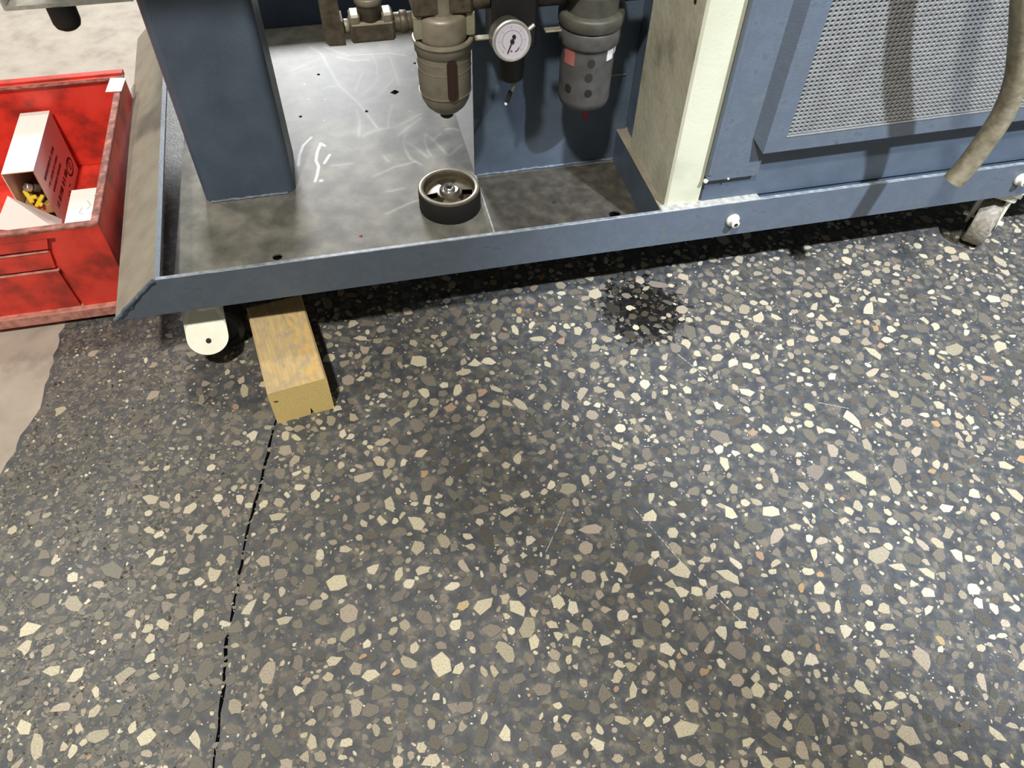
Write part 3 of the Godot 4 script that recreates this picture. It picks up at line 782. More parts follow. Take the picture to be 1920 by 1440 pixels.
	# blue side gusset with screw
	var gus := put(t, "side_gusset", MB.new().extr(V2([-0.178, 0.158, -0.1235, 0.152, -0.118, 0.165, -0.118, 0.607, -0.178, 0.607]), 0.003, Transform3D(Basis(Vector3.BACK, Vector3.UP, Vector3.LEFT), Vector3(0.3615, 0, 0))), M.blue)
	put(gus, "screw", MB.new().cyl(Vector3(0.3585, 0.2094, -0.1345), Vector3(0.3545, 0.2094, -0.1345), 0.0036, 12), M.white_zinc)
	# cross member with dusty top, cream post on it
	var cr := put(t, "cross_member", MB.new().span(Vector3(0.3455, RB, -0.60), Vector3(0.40, RT - 0.001, -0.006), 0.0008), M.blue)
	put(cr, "dusty_top", MB.new().span(Vector3(0.345, RT - 0.0012, -0.60), Vector3(0.40, RT, -0.0065), 0.0004), M.khaki_dust)
	var pf := MB.new()
	var x0 := 0.3515; var x1 := 0.3935; var zf := -0.0098; var zb := -0.137
	pf.quad(Vector3(x0 + 0.0025, RT, zf), Vector3(x1, RT, zf), Vector3(x1, 0.9, zf), Vector3(x0 + 0.0025, 0.9, zf), Vector3.BACK)
	pf.quad(Vector3(x0 + 0.0025, RT, zf), Vector3(x0, RT, zf - 0.0025), Vector3(x0, 0.9, zf - 0.0025), Vector3(x0 + 0.0025, 0.9, zf), Vector3(-1, 0, 1))
	pf.quad(Vector3(x1, RT, zf), Vector3(x1, RT, zb), Vector3(x1, 0.9, zb), Vector3(x1, 0.9, zf), Vector3.RIGHT)
	var post := put(t, "corner_post", pf, M.cream, "cream painted corner post")
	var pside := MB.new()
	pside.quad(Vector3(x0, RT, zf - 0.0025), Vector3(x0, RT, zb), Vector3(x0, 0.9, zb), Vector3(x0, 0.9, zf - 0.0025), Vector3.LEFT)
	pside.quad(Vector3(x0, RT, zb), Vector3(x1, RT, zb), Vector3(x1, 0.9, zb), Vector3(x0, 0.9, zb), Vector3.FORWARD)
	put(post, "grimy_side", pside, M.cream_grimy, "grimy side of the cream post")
	put(post, "screw_hole", MB.new().cyl(Vector3(x0 + 0.001, 0.383, -0.036), Vector3(x0 - 0.0003, 0.383, -0.036), 0.0032, 12, 0.0001), M.dark_fleck)
	# upper housing that shades the tray, and the cabinet behind the vent panel
	put(t, "housing", MB.new().span(Vector3(-0.30, 0.607, -0.645), Vector3(0.345, 1.5, -0.02), 0.004), M.blue)
	put(t, "cabinet", MB.new().span(Vector3(0.397, RB + 0.002, -0.645), Vector3(1.15, 1.5, -0.0125), 0.002), M.blue)
	# bracket arm at the left of the column with a black rubber buffer
	var ay := 0.364
	var arm := put(t, "bracket_arm", MB.new().extr(V2([-0.178, ay, -0.178, ay + 0.004, -0.2055, ay + 0.004, -0.2055, ay + 0.03, -0.2085, ay + 0.03, -0.2085, ay]), 0.118, Transform3D(Basis(Vector3.BACK, Vector3.UP, Vector3.LEFT), Vector3(-0.1885, 0, 0))), M.zinc, "grey galvanised angle bracket arm")
	put(arm, "end_plate", MB.new().span(Vector3(-0.309, ay, -0.2085), Vector3(-0.3055, ay + 0.022, -0.1785), 0.0006), M.zinc)
	put(arm, "rubber_buffer", MB.new().lathe([Vector2(0, -0.027), Vector2(0.008, -0.0262), Vector2(0.0118, -0.0235), Vector2(0.0135, -0.019), Vector2(0.0138, 0.0), Vector2(0, 0)], 28, Transform3D(Basis(), Vector3(-0.2605, ay, -0.19))), M.black_rubber, "black rubber buffer")

# ---------------------------------------------------------------- ventilation panel
func vent_panel() -> void:
	var t := thing("ventilation_panel", "blue sheet metal cover with a perforated steel grille", "panel", Vector3(0.7, RT, 0.0))
	var zp := -0.003
	# skirt under the cover
	put(t, "skirt", MB.new().span(Vector3(0.397, RT, -0.0122), Vector3(1.15, 0.235, -0.0102), 0.0004), M.blue)
	# left strip of the cover with its lower edge
	var lx := 0.3955
	var sheet := MB.new()
	sheet.extr(V2([lx, 0.1895, 0.4575, 0.1895, 0.4575, 0.2235, 0.4405, 0.2405, 0.4405, 0.9, lx - 0.003, 0.9, lx - 0.003, 0.1955]), 0.004, Transform3D(Basis(), Vector3(0, 0, zp - 0.004)))
	put(t, "cover_sheet", sheet, M.blue_scuffed)
	put(t, "cover_fold", MB.new().span(Vector3(lx - 0.0028, 0.197, -0.0085), Vector3(lx + 0.004, 0.9, zp + 0.0014), 0.0012), M.blue_scuffed)
	put(t, "rivet", MB.new().cyl(Vector3(0.3935, 0.1895, -0.006), Vector3(0.3935, 0.1895, -0.002), 0.0028, 10), M.white_zinc)
	put(t, "rivet", MB.new().cyl(Vector3(0.421, 0.1895, -0.004), Vector3(0.421, 0.1895, -0.0015), 0.0014, 8), M.white_zinc)
	# raised frame round the grille: left stile, bottom rail with an overhanging fold
	var zr := 0.010
	var mx := 0.4708; var my := 0.2475
	var fr := MB.new()
	var ft := 0.228
	fr.quad(Vector3(0.4475, ft, zr), Vector3(mx, my, zr), Vector3(mx, 0.9, zr), Vector3(0.4475, 0.9, zr), Vector3.BACK)
	fr.quad(Vector3(0.4475, ft, zr), Vector3(1.15, ft + 0.004, zr), Vector3(1.15, my + 0.006, zr), Vector3(mx, my, zr), Vector3.BACK)
	fr.quad(Vector3(0.4375, 0.2415, zp), Vector3(0.4475, ft, zr), Vector3(0.4475, 0.9, zr), Vector3(0.4375, 0.9, zp), Vector3(-1, 0, 1))
	fr.quad(Vector3(0.4475, ft, zr), Vector3(1.15, ft + 0.004, zr), Vector3(1.15, ft + 0.006, -0.009), Vector3(0.4475, ft + 0.002, -0.009), Vector3.DOWN)
	fr.quad(Vector3(mx, my, zr), Vector3(mx, my, zr - 0.004), Vector3(mx, 0.9, zr - 0.004), Vector3(mx, 0.9, zr), Vector3.RIGHT)
	fr.quad(Vector3(mx, my, zr), Vector3(1.15, my + 0.006, zr), Vector3(1.15, my + 0.006, zr - 0.004), Vector3(mx, my, zr - 0.004), Vector3.UP)
	put(t, "raised_frame", fr, M.blue_scuffed, "raised blue frame round the grille")
	# perforated sheet: staggered round holes with real thickness
	var pitch := 0.0058
	var r := 0.0021
	var g := MB.new()
	var zg := zr - 0.0012
	var th := 0.0016
	var cols := int((0.95 - mx) / pitch)
	var rows := 56
	for j in rows:
		for i in cols:
			var cx := mx + (i + 0.5) * pitch
			var cy := my + 0.0008 + (j + 0.5) * pitch * 0.84 + (cx - mx) * 0.0088
			var hw := pitch * 0.5; var hh := pitch * 0.42
			var ctr := Vector3(cx, cy, zg)
			var rim := []
			var outer := []
			for k in 8:
				var a := TAU * (k + 0.5) / 8.0
				rim.append(ctr + Vector3(cos(a) * r, sin(a) * r, 0))
				var s := 1.0 / maxf(absf(cos(a)) / hw, absf(sin(a)) / hh)
				outer.append(ctr + Vector3(signf(cos(a)) * hw if k in [0, 3, 4, 7] else cos(a) * s, signf(sin(a)) * hh if k in [1, 2, 5, 6] else sin(a) * s, 0))
			var corner := [Vector3(hw, hh, 0), Vector3(-hw, hh, 0), Vector3(-hw, -hh, 0), Vector3(hw, -hh, 0)]
			for k in 8:
				var k2 := (k + 1) % 8
				g.tri(rim[k], outer[k], outer[k2], Vector3.BACK, Vector3.BACK, Vector3.BACK)
				g.tri(rim[k], outer[k2], rim[k2], Vector3.BACK, Vector3.BACK, Vector3.BACK)
				if k in [0, 2, 4, 6]:
					g.tri(outer[k], ctr + corner[k / 2], outer[k2], Vector3.BACK, Vector3.BACK, Vector3.BACK)
				var i0: Vector3 = ctr + (rim[k] - ctr) * 0.62 + Vector3(0, 0, -th)
				var i1: Vector3 = ctr + (rim[k2] - ctr) * 0.62 + Vector3(0, 0, -th)
				g.quad(rim[k], rim[k2], i1, i0, (ctr - rim[k]).normalized() + Vector3(0, 0, 0.3))
	var gr := put(t, "grille_sheet", g, M.perforated, "perforated grey steel grille")
	put(gr, "backing", MB.new().span(Vector3(mx, my, -0.0098), Vector3(0.95, my + rows * pitch * 0.84, -0.0085), 0.0003), M.grey_cap)
	put(gr, "edge_strip", MB.new().extr(V2([mx - 0.001, my - 0.0012, 1.0, my + 0.0034, 1.0, my + 0.0048, mx - 0.001, my + 0.0002]), 0.0012, Transform3D(Basis(), Vector3(0, 0, zr - 0.0004))), M.zinc)  # bright tone stands in for the lit lower edge of the grille
	put(t, "upper_sheet", MB.new().span(Vector3(0.3925, 0.52, -0.009), Vector3(1.15, 0.9, -0.004), 0.0008), M.blue)

# ---------------------------------------------------------------- air filter, regulator, lubricator and their fittings
func air_service() -> void:
	var z := -0.13
	# --- left fittings
	var e := thing("pipe_elbow", "dull brass pipe elbow with rounded base left of the tee block", "fitting", Vector3(0.0027, 0.33, z))
	put(e, "elbow_body", MB.new().extr(V2([-0.008, 0.334, -0.004, 0.330, 0.009, 0.3295, 0.0125, 0.3295, 0.0125, 0.354, 0.0105, 0.3545, 0.0095, 0.44, -0.0085, 0.44]), 0.024, Transform3D(Basis(), Vector3(0, 0, z - 0.012))), M.brass_dull)
	put(e, "nipple", MB.new().cyl(Vector3(0.0125, 0.3435, z), Vector3(0.0185, 0.3435, z), 0.0072, 20), M.olive_lug)
	var b := thing("tee_block", "dull brass tee block piped to the filter", "fitting", Vector3(0.041, 0.33, z))
	put(b, "block_body", MB.new().box(Vector3(0.0412, 0.3405, z), Vector3(0.046, 0.021, 0.026), 0.0025), M.brass_dull)
	put(b, "upper_stub", MB.new().cyl(Vector3(0.0405, 0.35, z), Vector3(0.0405, 0.44, z), 0.0125, 24), M.brass_dull)
	put(b, "collar", MB.new().cyl(Vector3(0.0405, 0.366, z), Vector3(0.0405, 0.373, z), 0.0142, 24), M.olive_metal)
	for sx in [0.0245, 0.0575]: put(b, "hex_lug", MB.new().box(Vector3(sx, 0.3535, z + 0.002), Vector3(0.011, 0.01, 0.02), 0.002), M.olive_metal)
	var nip := MB.new()
	nip.cyl(Vector3(0.064, 0.343, z), Vector3(0.088, 0.343, z), 0.0098, 20)
	put(b, "nipple", nip, M.brass_dull)
	put(b, "hex_collar", MB.new().cyl(Vector3(0.070, 0.343, z), Vector3(0.078, 0.343, z), 0.0125, 6), M.brass_dull)
	# --- filter
	var fc := Vector3(0.1145, 0, z)
	var f := thing("air_filter", "olive metal air filter with long brown sight window", "air filter", Vector3(fc.x, 0.23, z))
	var T := Transform3D(Basis(), fc)
	var bowl := put(f, "bowl", MB.new().lathe([Vector2(0, 0.2375), Vector2(0.009, 0.238), Vector2(0.0165, 0.2415), Vector2(0.0225, 0.2475), Vector2(0.0268, 0.256), Vector2(0.0288, 0.266), Vector2(0.0292, 0.276), Vector2(0.0296, 0.311), Vector2(0.0312, 0.3125), Vector2(0.0316, 0.322), Vector2(0.029, 0.3222)], 40, T), M.olive_metal)
	for y in [0.2655, 0.2935, 0.3045]: put(bowl, "ring_line", MB.new().lathe([Vector2(0.0291, y - 0.0006), Vector2(0.02975, y - 0.0004), Vector2(0.02975, y + 0.0004), Vector2(0.0291, y + 0.0006)], 40, T), M.olive_metal)
	put(bowl, "sight_window", cyl_shape(fc, 0.0294, 0.13, 0.2885, capsule2(0.0112, 0.047), 0.0013), M.sight_glass, "long brown sight window")
	put(f, "drain_nub", MB.new().lathe([Vector2(0, 0.2295), Vector2(0.0055, 0.2298), Vector2(0.0075, 0.2315), Vector2(0.0078, 0.239), Vector2(0, 0.2392)], 24, T), M.black_plastic)
	put(f, "locking_ring", MB.new().lathe([Vector2(0.0285, 0.3215), Vector2(0.0325, 0.3218), Vector2(0.0333, 0.3235), Vector2(0.0325, 0.3255), Vector2(0.0285, 0.326)], 40, T), M.olive_metal)
	put(f, "head", MB.new().lathe([Vector2(0.0262, 0.325), Vector2(0.0262, 0.3475), Vector2(0.0248, 0.350), Vector2(0.0215, 0.3515), Vector2(0.017, 0.352), Vector2(0.017, 0.372), Vector2(0.0, 0.3725)], 40, T), M.olive_metal)
	for sx in [-0.0268, 0.0285]: put(f, "lug", MB.new().box(fc + Vector3(sx, 0.3405, 0.006), Vector3(0.0095, 0.025, 0.013), 0.0012), M.olive_lug)
	put(f, "top_block", MB.new().box(fc + Vector3(0, 0.372, -0.004), Vector3(0.062, 0.04, 0.04), 0.003), M.brass_dull)
	# --- connecting body between filter and regulator
	put(f, "outlet", MB.new().cyl(fc + Vector3(0.028, 0.362, 0), fc + Vector3(0.0495, 0.362, 0), 0.012, 20), M.brass_dull)
	# --- regulator with gauge
	var rc := Vector3(0.19, 0, z)
	var rg := thing("pressure_regulator", "black pressure regulator with round white dial gauge", "regulator", Vector3(rc.x, 0.26, z))
	T = Transform3D(Basis(), rc)
	put(rg, "regulator_body", MB.new().box(rc + Vector3(0, 0.345, -0.004), Vector3(0.05, 0.075, 0.04), 0.004), M.black_plastic)
	put(rg, "knob", MB.new().lathe([Vector2(0, 0.2675), Vector2(0.0105, 0.268), Vector2(0.0135, 0.2705), Vector2(0.0142, 0.275), Vector2(0.0152, 0.303), Vector2(0.0165, 0.312), Vector2(0.0, 0.3125)], 32, T), M.black_plastic)
	put(rg, "top_knob", MB.new().lathe([Vector2(0.0, 0.376), Vector2(0.019, 0.3765), Vector2(0.0195, 0.379), Vector2(0.0195, 0.4), Vector2(0, 0.401)], 32, T), M.steel)
	put(rg, "lever", MB.new().tube([rc + Vector3(0.001, 0.268, 0.0), rc + Vector3(0.0025, 0.2605, 0.003), rc + Vector3(-0.001, 0.2545, 0.006)], 0.0022, 10), M.olive_lug)
	put(rg, "valve_pin", MB.new().tube([rc + Vector3(-0.001, 0.2565, 0.0055), rc + Vector3(-0.0065, 0.2445, 0.008)], 0.0026, 10), M.black_plastic)
	put(rg, "pin_tip", MB.new().lathe([Vector2(0, -0.002), Vector2(0.0016, -0.0013), Vector2(0.002, 0), Vector2(0.0016, 0.0013), Vector2(0, 0.002)], 12, Transform3D(Basis(), rc + Vector3(-0.0075, 0.2425, 0.0085))), M.white_tag)
	for sx in [[0.146, 0.326], [0.222, 0.3275]]:
		put(rg, "mounting_clip", MB.new().span(Vector3(sx[0], sx[1], -0.118), Vector3(sx[0] + 0.018, sx[1] + 0.0018, -0.109), 0.0004), M.olive_metal)
	var gp := Vector3(0.1806, 0.3328, -0.089)
	var gz := Vector3(0.03, 0.20, 1.0).normalized()
	var gx := Vector3.UP.cross(gz).normalized()
	var gy := gz.cross(gx)
	var GL := Transform3D(Basis(gx, gz, gx.cross(gz)), gp)   # lathe axis = gauge axis
	var gauge := put(rg, "gauge_case", MB.new().lathe([Vector2(0, -0.022), Vector2(0.0185, -0.022), Vector2(0.0200, -0.0205), Vector2(0.0203, -0.003), Vector2(0.0203, 0.0002), Vector2(0.0180, 0.0008), Vector2(0.0176, -0.0008), Vector2(0.0, -0.001)], 40, GL), M.grey_cap)
	put(gauge, "bezel", MB.new().lathe([Vector2(0.0203, -0.0025), Vector2(0.0207, -0.002), Vector2(0.0207, 0.0006), Vector2(0.0196, 0.0014), Vector2(0.0178, 0.0009), Vector2(0.0176, -0.0005)], 40, GL), M.zinc)
	var img := Image.create(256, 256, false, Image.FORMAT_RGB8)
	img.fill(rgb(200, 196, 207))
	for k in 31:
		var a := deg_to_rad(135.0 + k * 9.0)
		var dir := Vector2(cos(a), sin(a))
		stroke(img, [Vector2(128, 128) + dir * (92.0 if k % 5 else 84.0), Vector2(128, 128) + dir * 104.0], 2.2 if k % 5 else 3.2, Color(0.5, 0.49, 0.55, 0.25))
	var arc := []
	for k in 28: arc.append(Vector2(128, 128) + Vector2.from_angle(deg_to_rad(135.0 + k * 10.0)) * 72.0)
	stroke(img, arc, 5.0, Color(0.55, 0.53, 0.62, 0.2))
	stroke(img, [Vector2(118, 196), Vector2(124, 200)], 6.0, Color(0.25, 0.25, 0.28, 0.9))
	stroke(img, [Vector2(150, 204), Vector2(168, 194), Vector2(176, 180)], 5.5, Color(0.3, 0.3, 0.33, 0.8))
	var dm := StandardMaterial3D.new()
	dm.albedo_texture = ImageTexture.create_from_image(img)
	dm.roughness = 0.35
	var dial := MB.new()
	for k in 40:
		var a0 := TAU * k / 40; var a1 := TAU * (k + 1) / 40
		var c0 := gp + gz * 0.0002
		var p0 := c0 + (gx * cos(a0) + gy * sin(a0)) * 0.0178; var p1 := c0 + (gx * cos(a1) + gy * sin(a1)) * 0.0178
		dial.tri(c0, p0, p1, gz, gz, gz, Vector2(0.5, 0.5), Vector2(0.5 + cos(a0) * 0.48, 0.5 - sin(a0) * 0.48), Vector2(0.5 + cos(a1) * 0.48, 0.5 - sin(a1) * 0.48))
	put(gauge, "dial", dial, dm, "white dial with grey scale marks")
	var nd := MB.new()
	var nb := gp + gz * 0.0012
	var d1 := (gx * -0.42 + gy * -0.9).normalized()
	nd.box(nb + d1 * 0.0045, Vector3(0.0011, 0.0165, 0.0004), 0.0001, Basis(gz.cross(d1), d1, gz))
	nd.cyl(nb - gz * 0.0006, nb + gz * 0.0008, 0.0022, 16, 0.0002)
	nd.cyl(nb - d1 * 0.0048 - gz * 0.0004, nb - d1 * 0.0048 + gz * 0.0006, 0.0020, 14, 0.0002)
	put(gauge, "needle", nd, M.black_plastic)
	put(gauge, "bezel_tab", MB.new().box(gp + gx * 0.0215 + gy * 0.0105 + gz * -0.003, Vector3(0.009, 0.0035, 0.004), 0.0008, Basis(gz, 0.6)), M.zinc)
	# --- lubricator
	var lc := Vector3(0.2785, 0, z)
	var lb := thing("air_lubricator", "dark grey lubricator bowl with red drain button beneath", "lubricator", Vector3(lc.x, 0.21, z))
	T = Transform3D(Basis(), lc)
	var lbw := put(lb, "bowl", MB.new().lathe([Vector2(0, 0.2265), Vector2(0.015, 0.2272), Vector2(0.0235, 0.2300), Vector2(0.0285, 0.2345), Vector2(0.0303, 0.2405), Vector2(0.0305, 0.2420), Vector2(0.0308, 0.309), Vector2(0.0, 0.3092)], 44, T), M.grey_bowl)
	put(lb, "collar", MB.new().lathe([Vector2(0.0305, 0.3065), Vector2(0.0338, 0.3075), Vector2(0.0345, 0.3095), Vector2(0.0345, 0.3235), Vector2(0.033, 0.3250), Vector2(0.031, 0.3255)], 44, T), M.grey_bowl)
	put(lb, "cap", MB.new().lathe([Vector2(0.031, 0.3255), Vector2(0.0352, 0.3265), Vector2(0.0362, 0.329), Vector2(0.0362, 0.338), Vector2(0.0345, 0.3405), Vector2(0.029, 0.3415), Vector2(0.029, 0.36), Vector2(0.0, 0.361)], 44, T), M.grey_cap)
	put(lb, "head_block", MB.new().box(lc + Vector3(0, 0.373, -0.003), Vector3(0.07, 0.028, 0.05), 0.003), M.grey_cap)
	put(lb, "outlet", MB.new().cyl(lc + Vector3(0.036, 0.356, 0), lc + Vector3(0.06, 0.356, 0), 0.011, 20), M.brass_dull)
	put(lb, "drain_button", MB.new().lathe([Vector2(0, 0.2085), Vector2(0.0026, 0.209), Vector2(0.0034, 0.2115), Vector2(0.0032, 0.218), Vector2(0.0042, 0.2195), Vector2(0.0042, 0.2275), Vector2(0, 0.2278)], 20, Transform3D(Basis(), lc + Vector3(0.003, 0, 0.004))), M.red_drain, "red drain button")
	for h in [[-0.16, 0.2930, 0.0100, 0.0085, "hole_shade"], [-0.20, 0.2765, 0.0105, 0.0085, "hole_shade"], [-0.16, 0.2575, 0.0092, 0.0085, "dark_fleck"], [-0.98, 0.2590, 0.0105, 0.0085, "dark_fleck"]]:
		put(lbw, "sight_hole", cyl_shape(lc, 0.0306, h[0], h[1], capsule2(minf(h[2], h[3]) , maxf(h[2], h[3])), 0.0005), M[h[4]])
	put(lbw, "tag", cyl_shape(lc, 0.0308, -1.02, 0.2965, rect2(0.014, 0.0185), 0.0006), M.red_tag, "faded red tag")
	put(lbw, "tag", cyl_shape(lc, 0.0308, 0.60, 0.2995, rect2(0.010, 0.0125), 0.0006), M.white_tag, "white tag")
	var bars := MB.new()
	for k in 5:
		var piece := cyl_shape(lc, 0.0308, 0.87 + k * 0.07, 0.3035 + k * 0.0002, rect2(0.0009, 0.013), 0.0005)
		bars.v.append_array(piece.v); bars.n.append_array(piece.n); bars.uv.append_array(piece.uv); bars.c.append_array(piece.c)
	put(lbw, "bar_print", bars, M.white_tag).set_meta("kind", "stuff")
	put(rg, "link", MB.new().cyl(rc + Vector3(0.024, 0.358, 0), rc + Vector3(0.056, 0.358, 0), 0.011, 20), M.black_plastic)

# ---------------------------------------------------------------- casters
func caster(label: String, at: Vector3, turn: float, swap: bool) -> void:
	# built about the wheel centre with the axle along local Z, then turned
	var t := thing("caster", label, "caster", Vector3(at.x, 0, at.z))
	var B := Basis(Vector3.UP, turn)
	var X := Transform3D(B, Vector3(at.x, 0, at.z))
	var ay := 0.0375 if swap else 0.034
	var wr := ay - 0.0375
	var wo2 := Vector3.ZERO
	var wb := Basis(B.x, B.z, -B.y)
	var wheel := put(t, "wheel", MB.new().lathe([Vector2(0.026, -0.0135), Vector2(0.0355 + wr, -0.0135), Vector2(0.0375 + wr, -0.0105), Vector2(0.0375 + wr, 0.0105), Vector2(0.0355 + wr, 0.0135), Vector2(0.026, 0.0135)], 48, Transform3D(wb, X * (Vector3(0, ay, 0) + wo2))), M.tread if swap else M.black_rubber, "grey tread" if swap else "tread coloured black for shade")  # left wheel tread made black for the shade under the rail
	put(wheel, "wheel_disc", MB.new().lathe([Vector2(0, -0.0118), Vector2(0.0265, -0.0118), Vector2(0.0265, 0.0118), Vector2(0, 0.0118)], 40, Transform3D(wb, X * (Vector3(0, ay, 0) + wo2))), M.navy if swap else M.black_plastic)
	var fk := put(t, "fork", MB.new().box(X * Vector3(0, 0.0895, 0), Vector3(0.044, 0.011, 0.044), 0.002, B), M.white_zinc)
	for s in [-1.0, 1.0]:
		# leg: centre flat with folded-back sides and a round foot
		var leg := MB.new()
		var zc: float = s * 0.0195
		var wd := 0.010
		var wo := 0.013
		var prof := []
		for k in 13:
			var a := PI + PI * k / 12.0
			prof.append(Vector2(cos(a), sin(a)))
		# rows from top to bottom of the leg: y, half widths
		var rows := [[0.095, 1.0], [0.07, 1.0], [0.05, 1.0], [ay, 1.0]]
		for k in range(1, 9):
			var a := PI * 0.5 * k / 8.0
			rows.append([ay - sin(a) * wo, cos(a)])
		for i in rows.size() - 1:
			var r0: Array = rows[i]; var r1: Array = rows[i + 1]
			for q in [[-1.0, 0.0], [0.0, 1.0], [1.0, 2.0]]:
				var P := []
				for rr in [r0, r1]:
					for e in q:
						var ee: float = e
						var hx: float = ([-wo, -wd, wd, wo][int(ee) + 1]) * rr[1]
						var back := 0.0
						if int(ee) == -1 or int(ee) == 2: back = 0.0045 * clampf((rr[0] - 0.03) / 0.03, 0.0, 1.0)
						P.append(X * Vector3(hx, rr[0], zc - s * back))
				for off in [Vector3.ZERO, X.basis * Vector3(0, 0, -s * 0.002)]:
					leg.quad(P[0] + off, P[1] + off, P[3] + off, P[2] + off, X.basis * Vector3(0, 0, s if off == Vector3.ZERO else -s))
		put(fk, "leg", leg, M.white_zinc if swap else M.zinc)
	put(t, "top_plate", MB.new().box(X * Vector3(0, 0.0998, 0), Vector3(0.05, 0.0098, 0.05), 0.001, B), M.zinc)
	if swap:
		put(t, "axle", MB.new().cyl(X * Vector3(0, ay, -0.0265), X * Vector3(0, ay, 0.0265), 0.0036, 14), M.white_zinc)
		return
	# brake pedal sloping out from under the rail: rounded plate with folded edges and a hole
	var tip := Vector3(-0.2005, 0.035, 0.0046)
	var dy := Vector3(0, 0.7071, -0.7071)
	var dz := Vector3(0, 0.7071, 0.7071)
	var pts := PackedVector2Array()
	var hw := 0.0238
	for k in 17:
		var a := PI + PI * k / 16.0
		pts.append(Vector2(cos(a) * hw, 0.021 + sin(a) * 0.021))
	pts.append(Vector2(hw * 0.98, 0.062)); pts.append(Vector2(-hw * 0.98, 0.062))
	var pf := Transform3D(Basis(Vector3.RIGHT, dy, dz), tip)
	var pd := put(t, "brake_pedal", MB.new().extr(pts, 0.002, pf), M.white_zinc, "rounded pale zinc brake pedal with a hole")
	for sx in [-1.0, 1.0]:
		var fp := MB.new()
		fp.quad(pf * Vector3(sx * hw, 0.03, 0.0021), pf * Vector3(sx * 0.010, 0.062, 0.0021), pf * Vector3(sx * 0.0135, 0.062, 0.0036), pf * Vector3(sx * hw * 0.98, 0.045, 0.0036), dz)
		fp.quad(pf * Vector3(sx * hw * 0.98, 0.045, 0.0036), pf * Vector3(sx * 0.0135, 0.062, 0.0036), pf * Vector3(sx * hw * 0.96, 0.0625, 0.0021), pf * Vector3(sx * hw * 0.98, 0.055, 0.0021), Vector3(sx, 0.3, 0))
		put(pd, "pressed_rib", fp, M.white_zinc)
	put(pd, "hole", MB.new().cyl(pf * Vector3(0.0005, 0.0165, 0.0018), pf * Vector3(0.0005, 0.0165, 0.00225), 0.0032, 18, 0.00005), M.dark_fleck)
	put(pd, "pedal_arm", MB.new().box(pf * Vector3(0, 0.068, -0.001), Vector3(0.03, 0.02, 0.003), 0.0005, pf.basis), M.zinc)
func casters() -> void:
	caster("swivel caster with round white brake pedal beside the timber offcut", Vector3(-0.1950, 0, -0.0500), 0.0, false)
	caster("swivel caster with grey tread below the vent panel corner", Vector3(0.8640, 0, -0.0345), deg_to_rad(46.0), true)

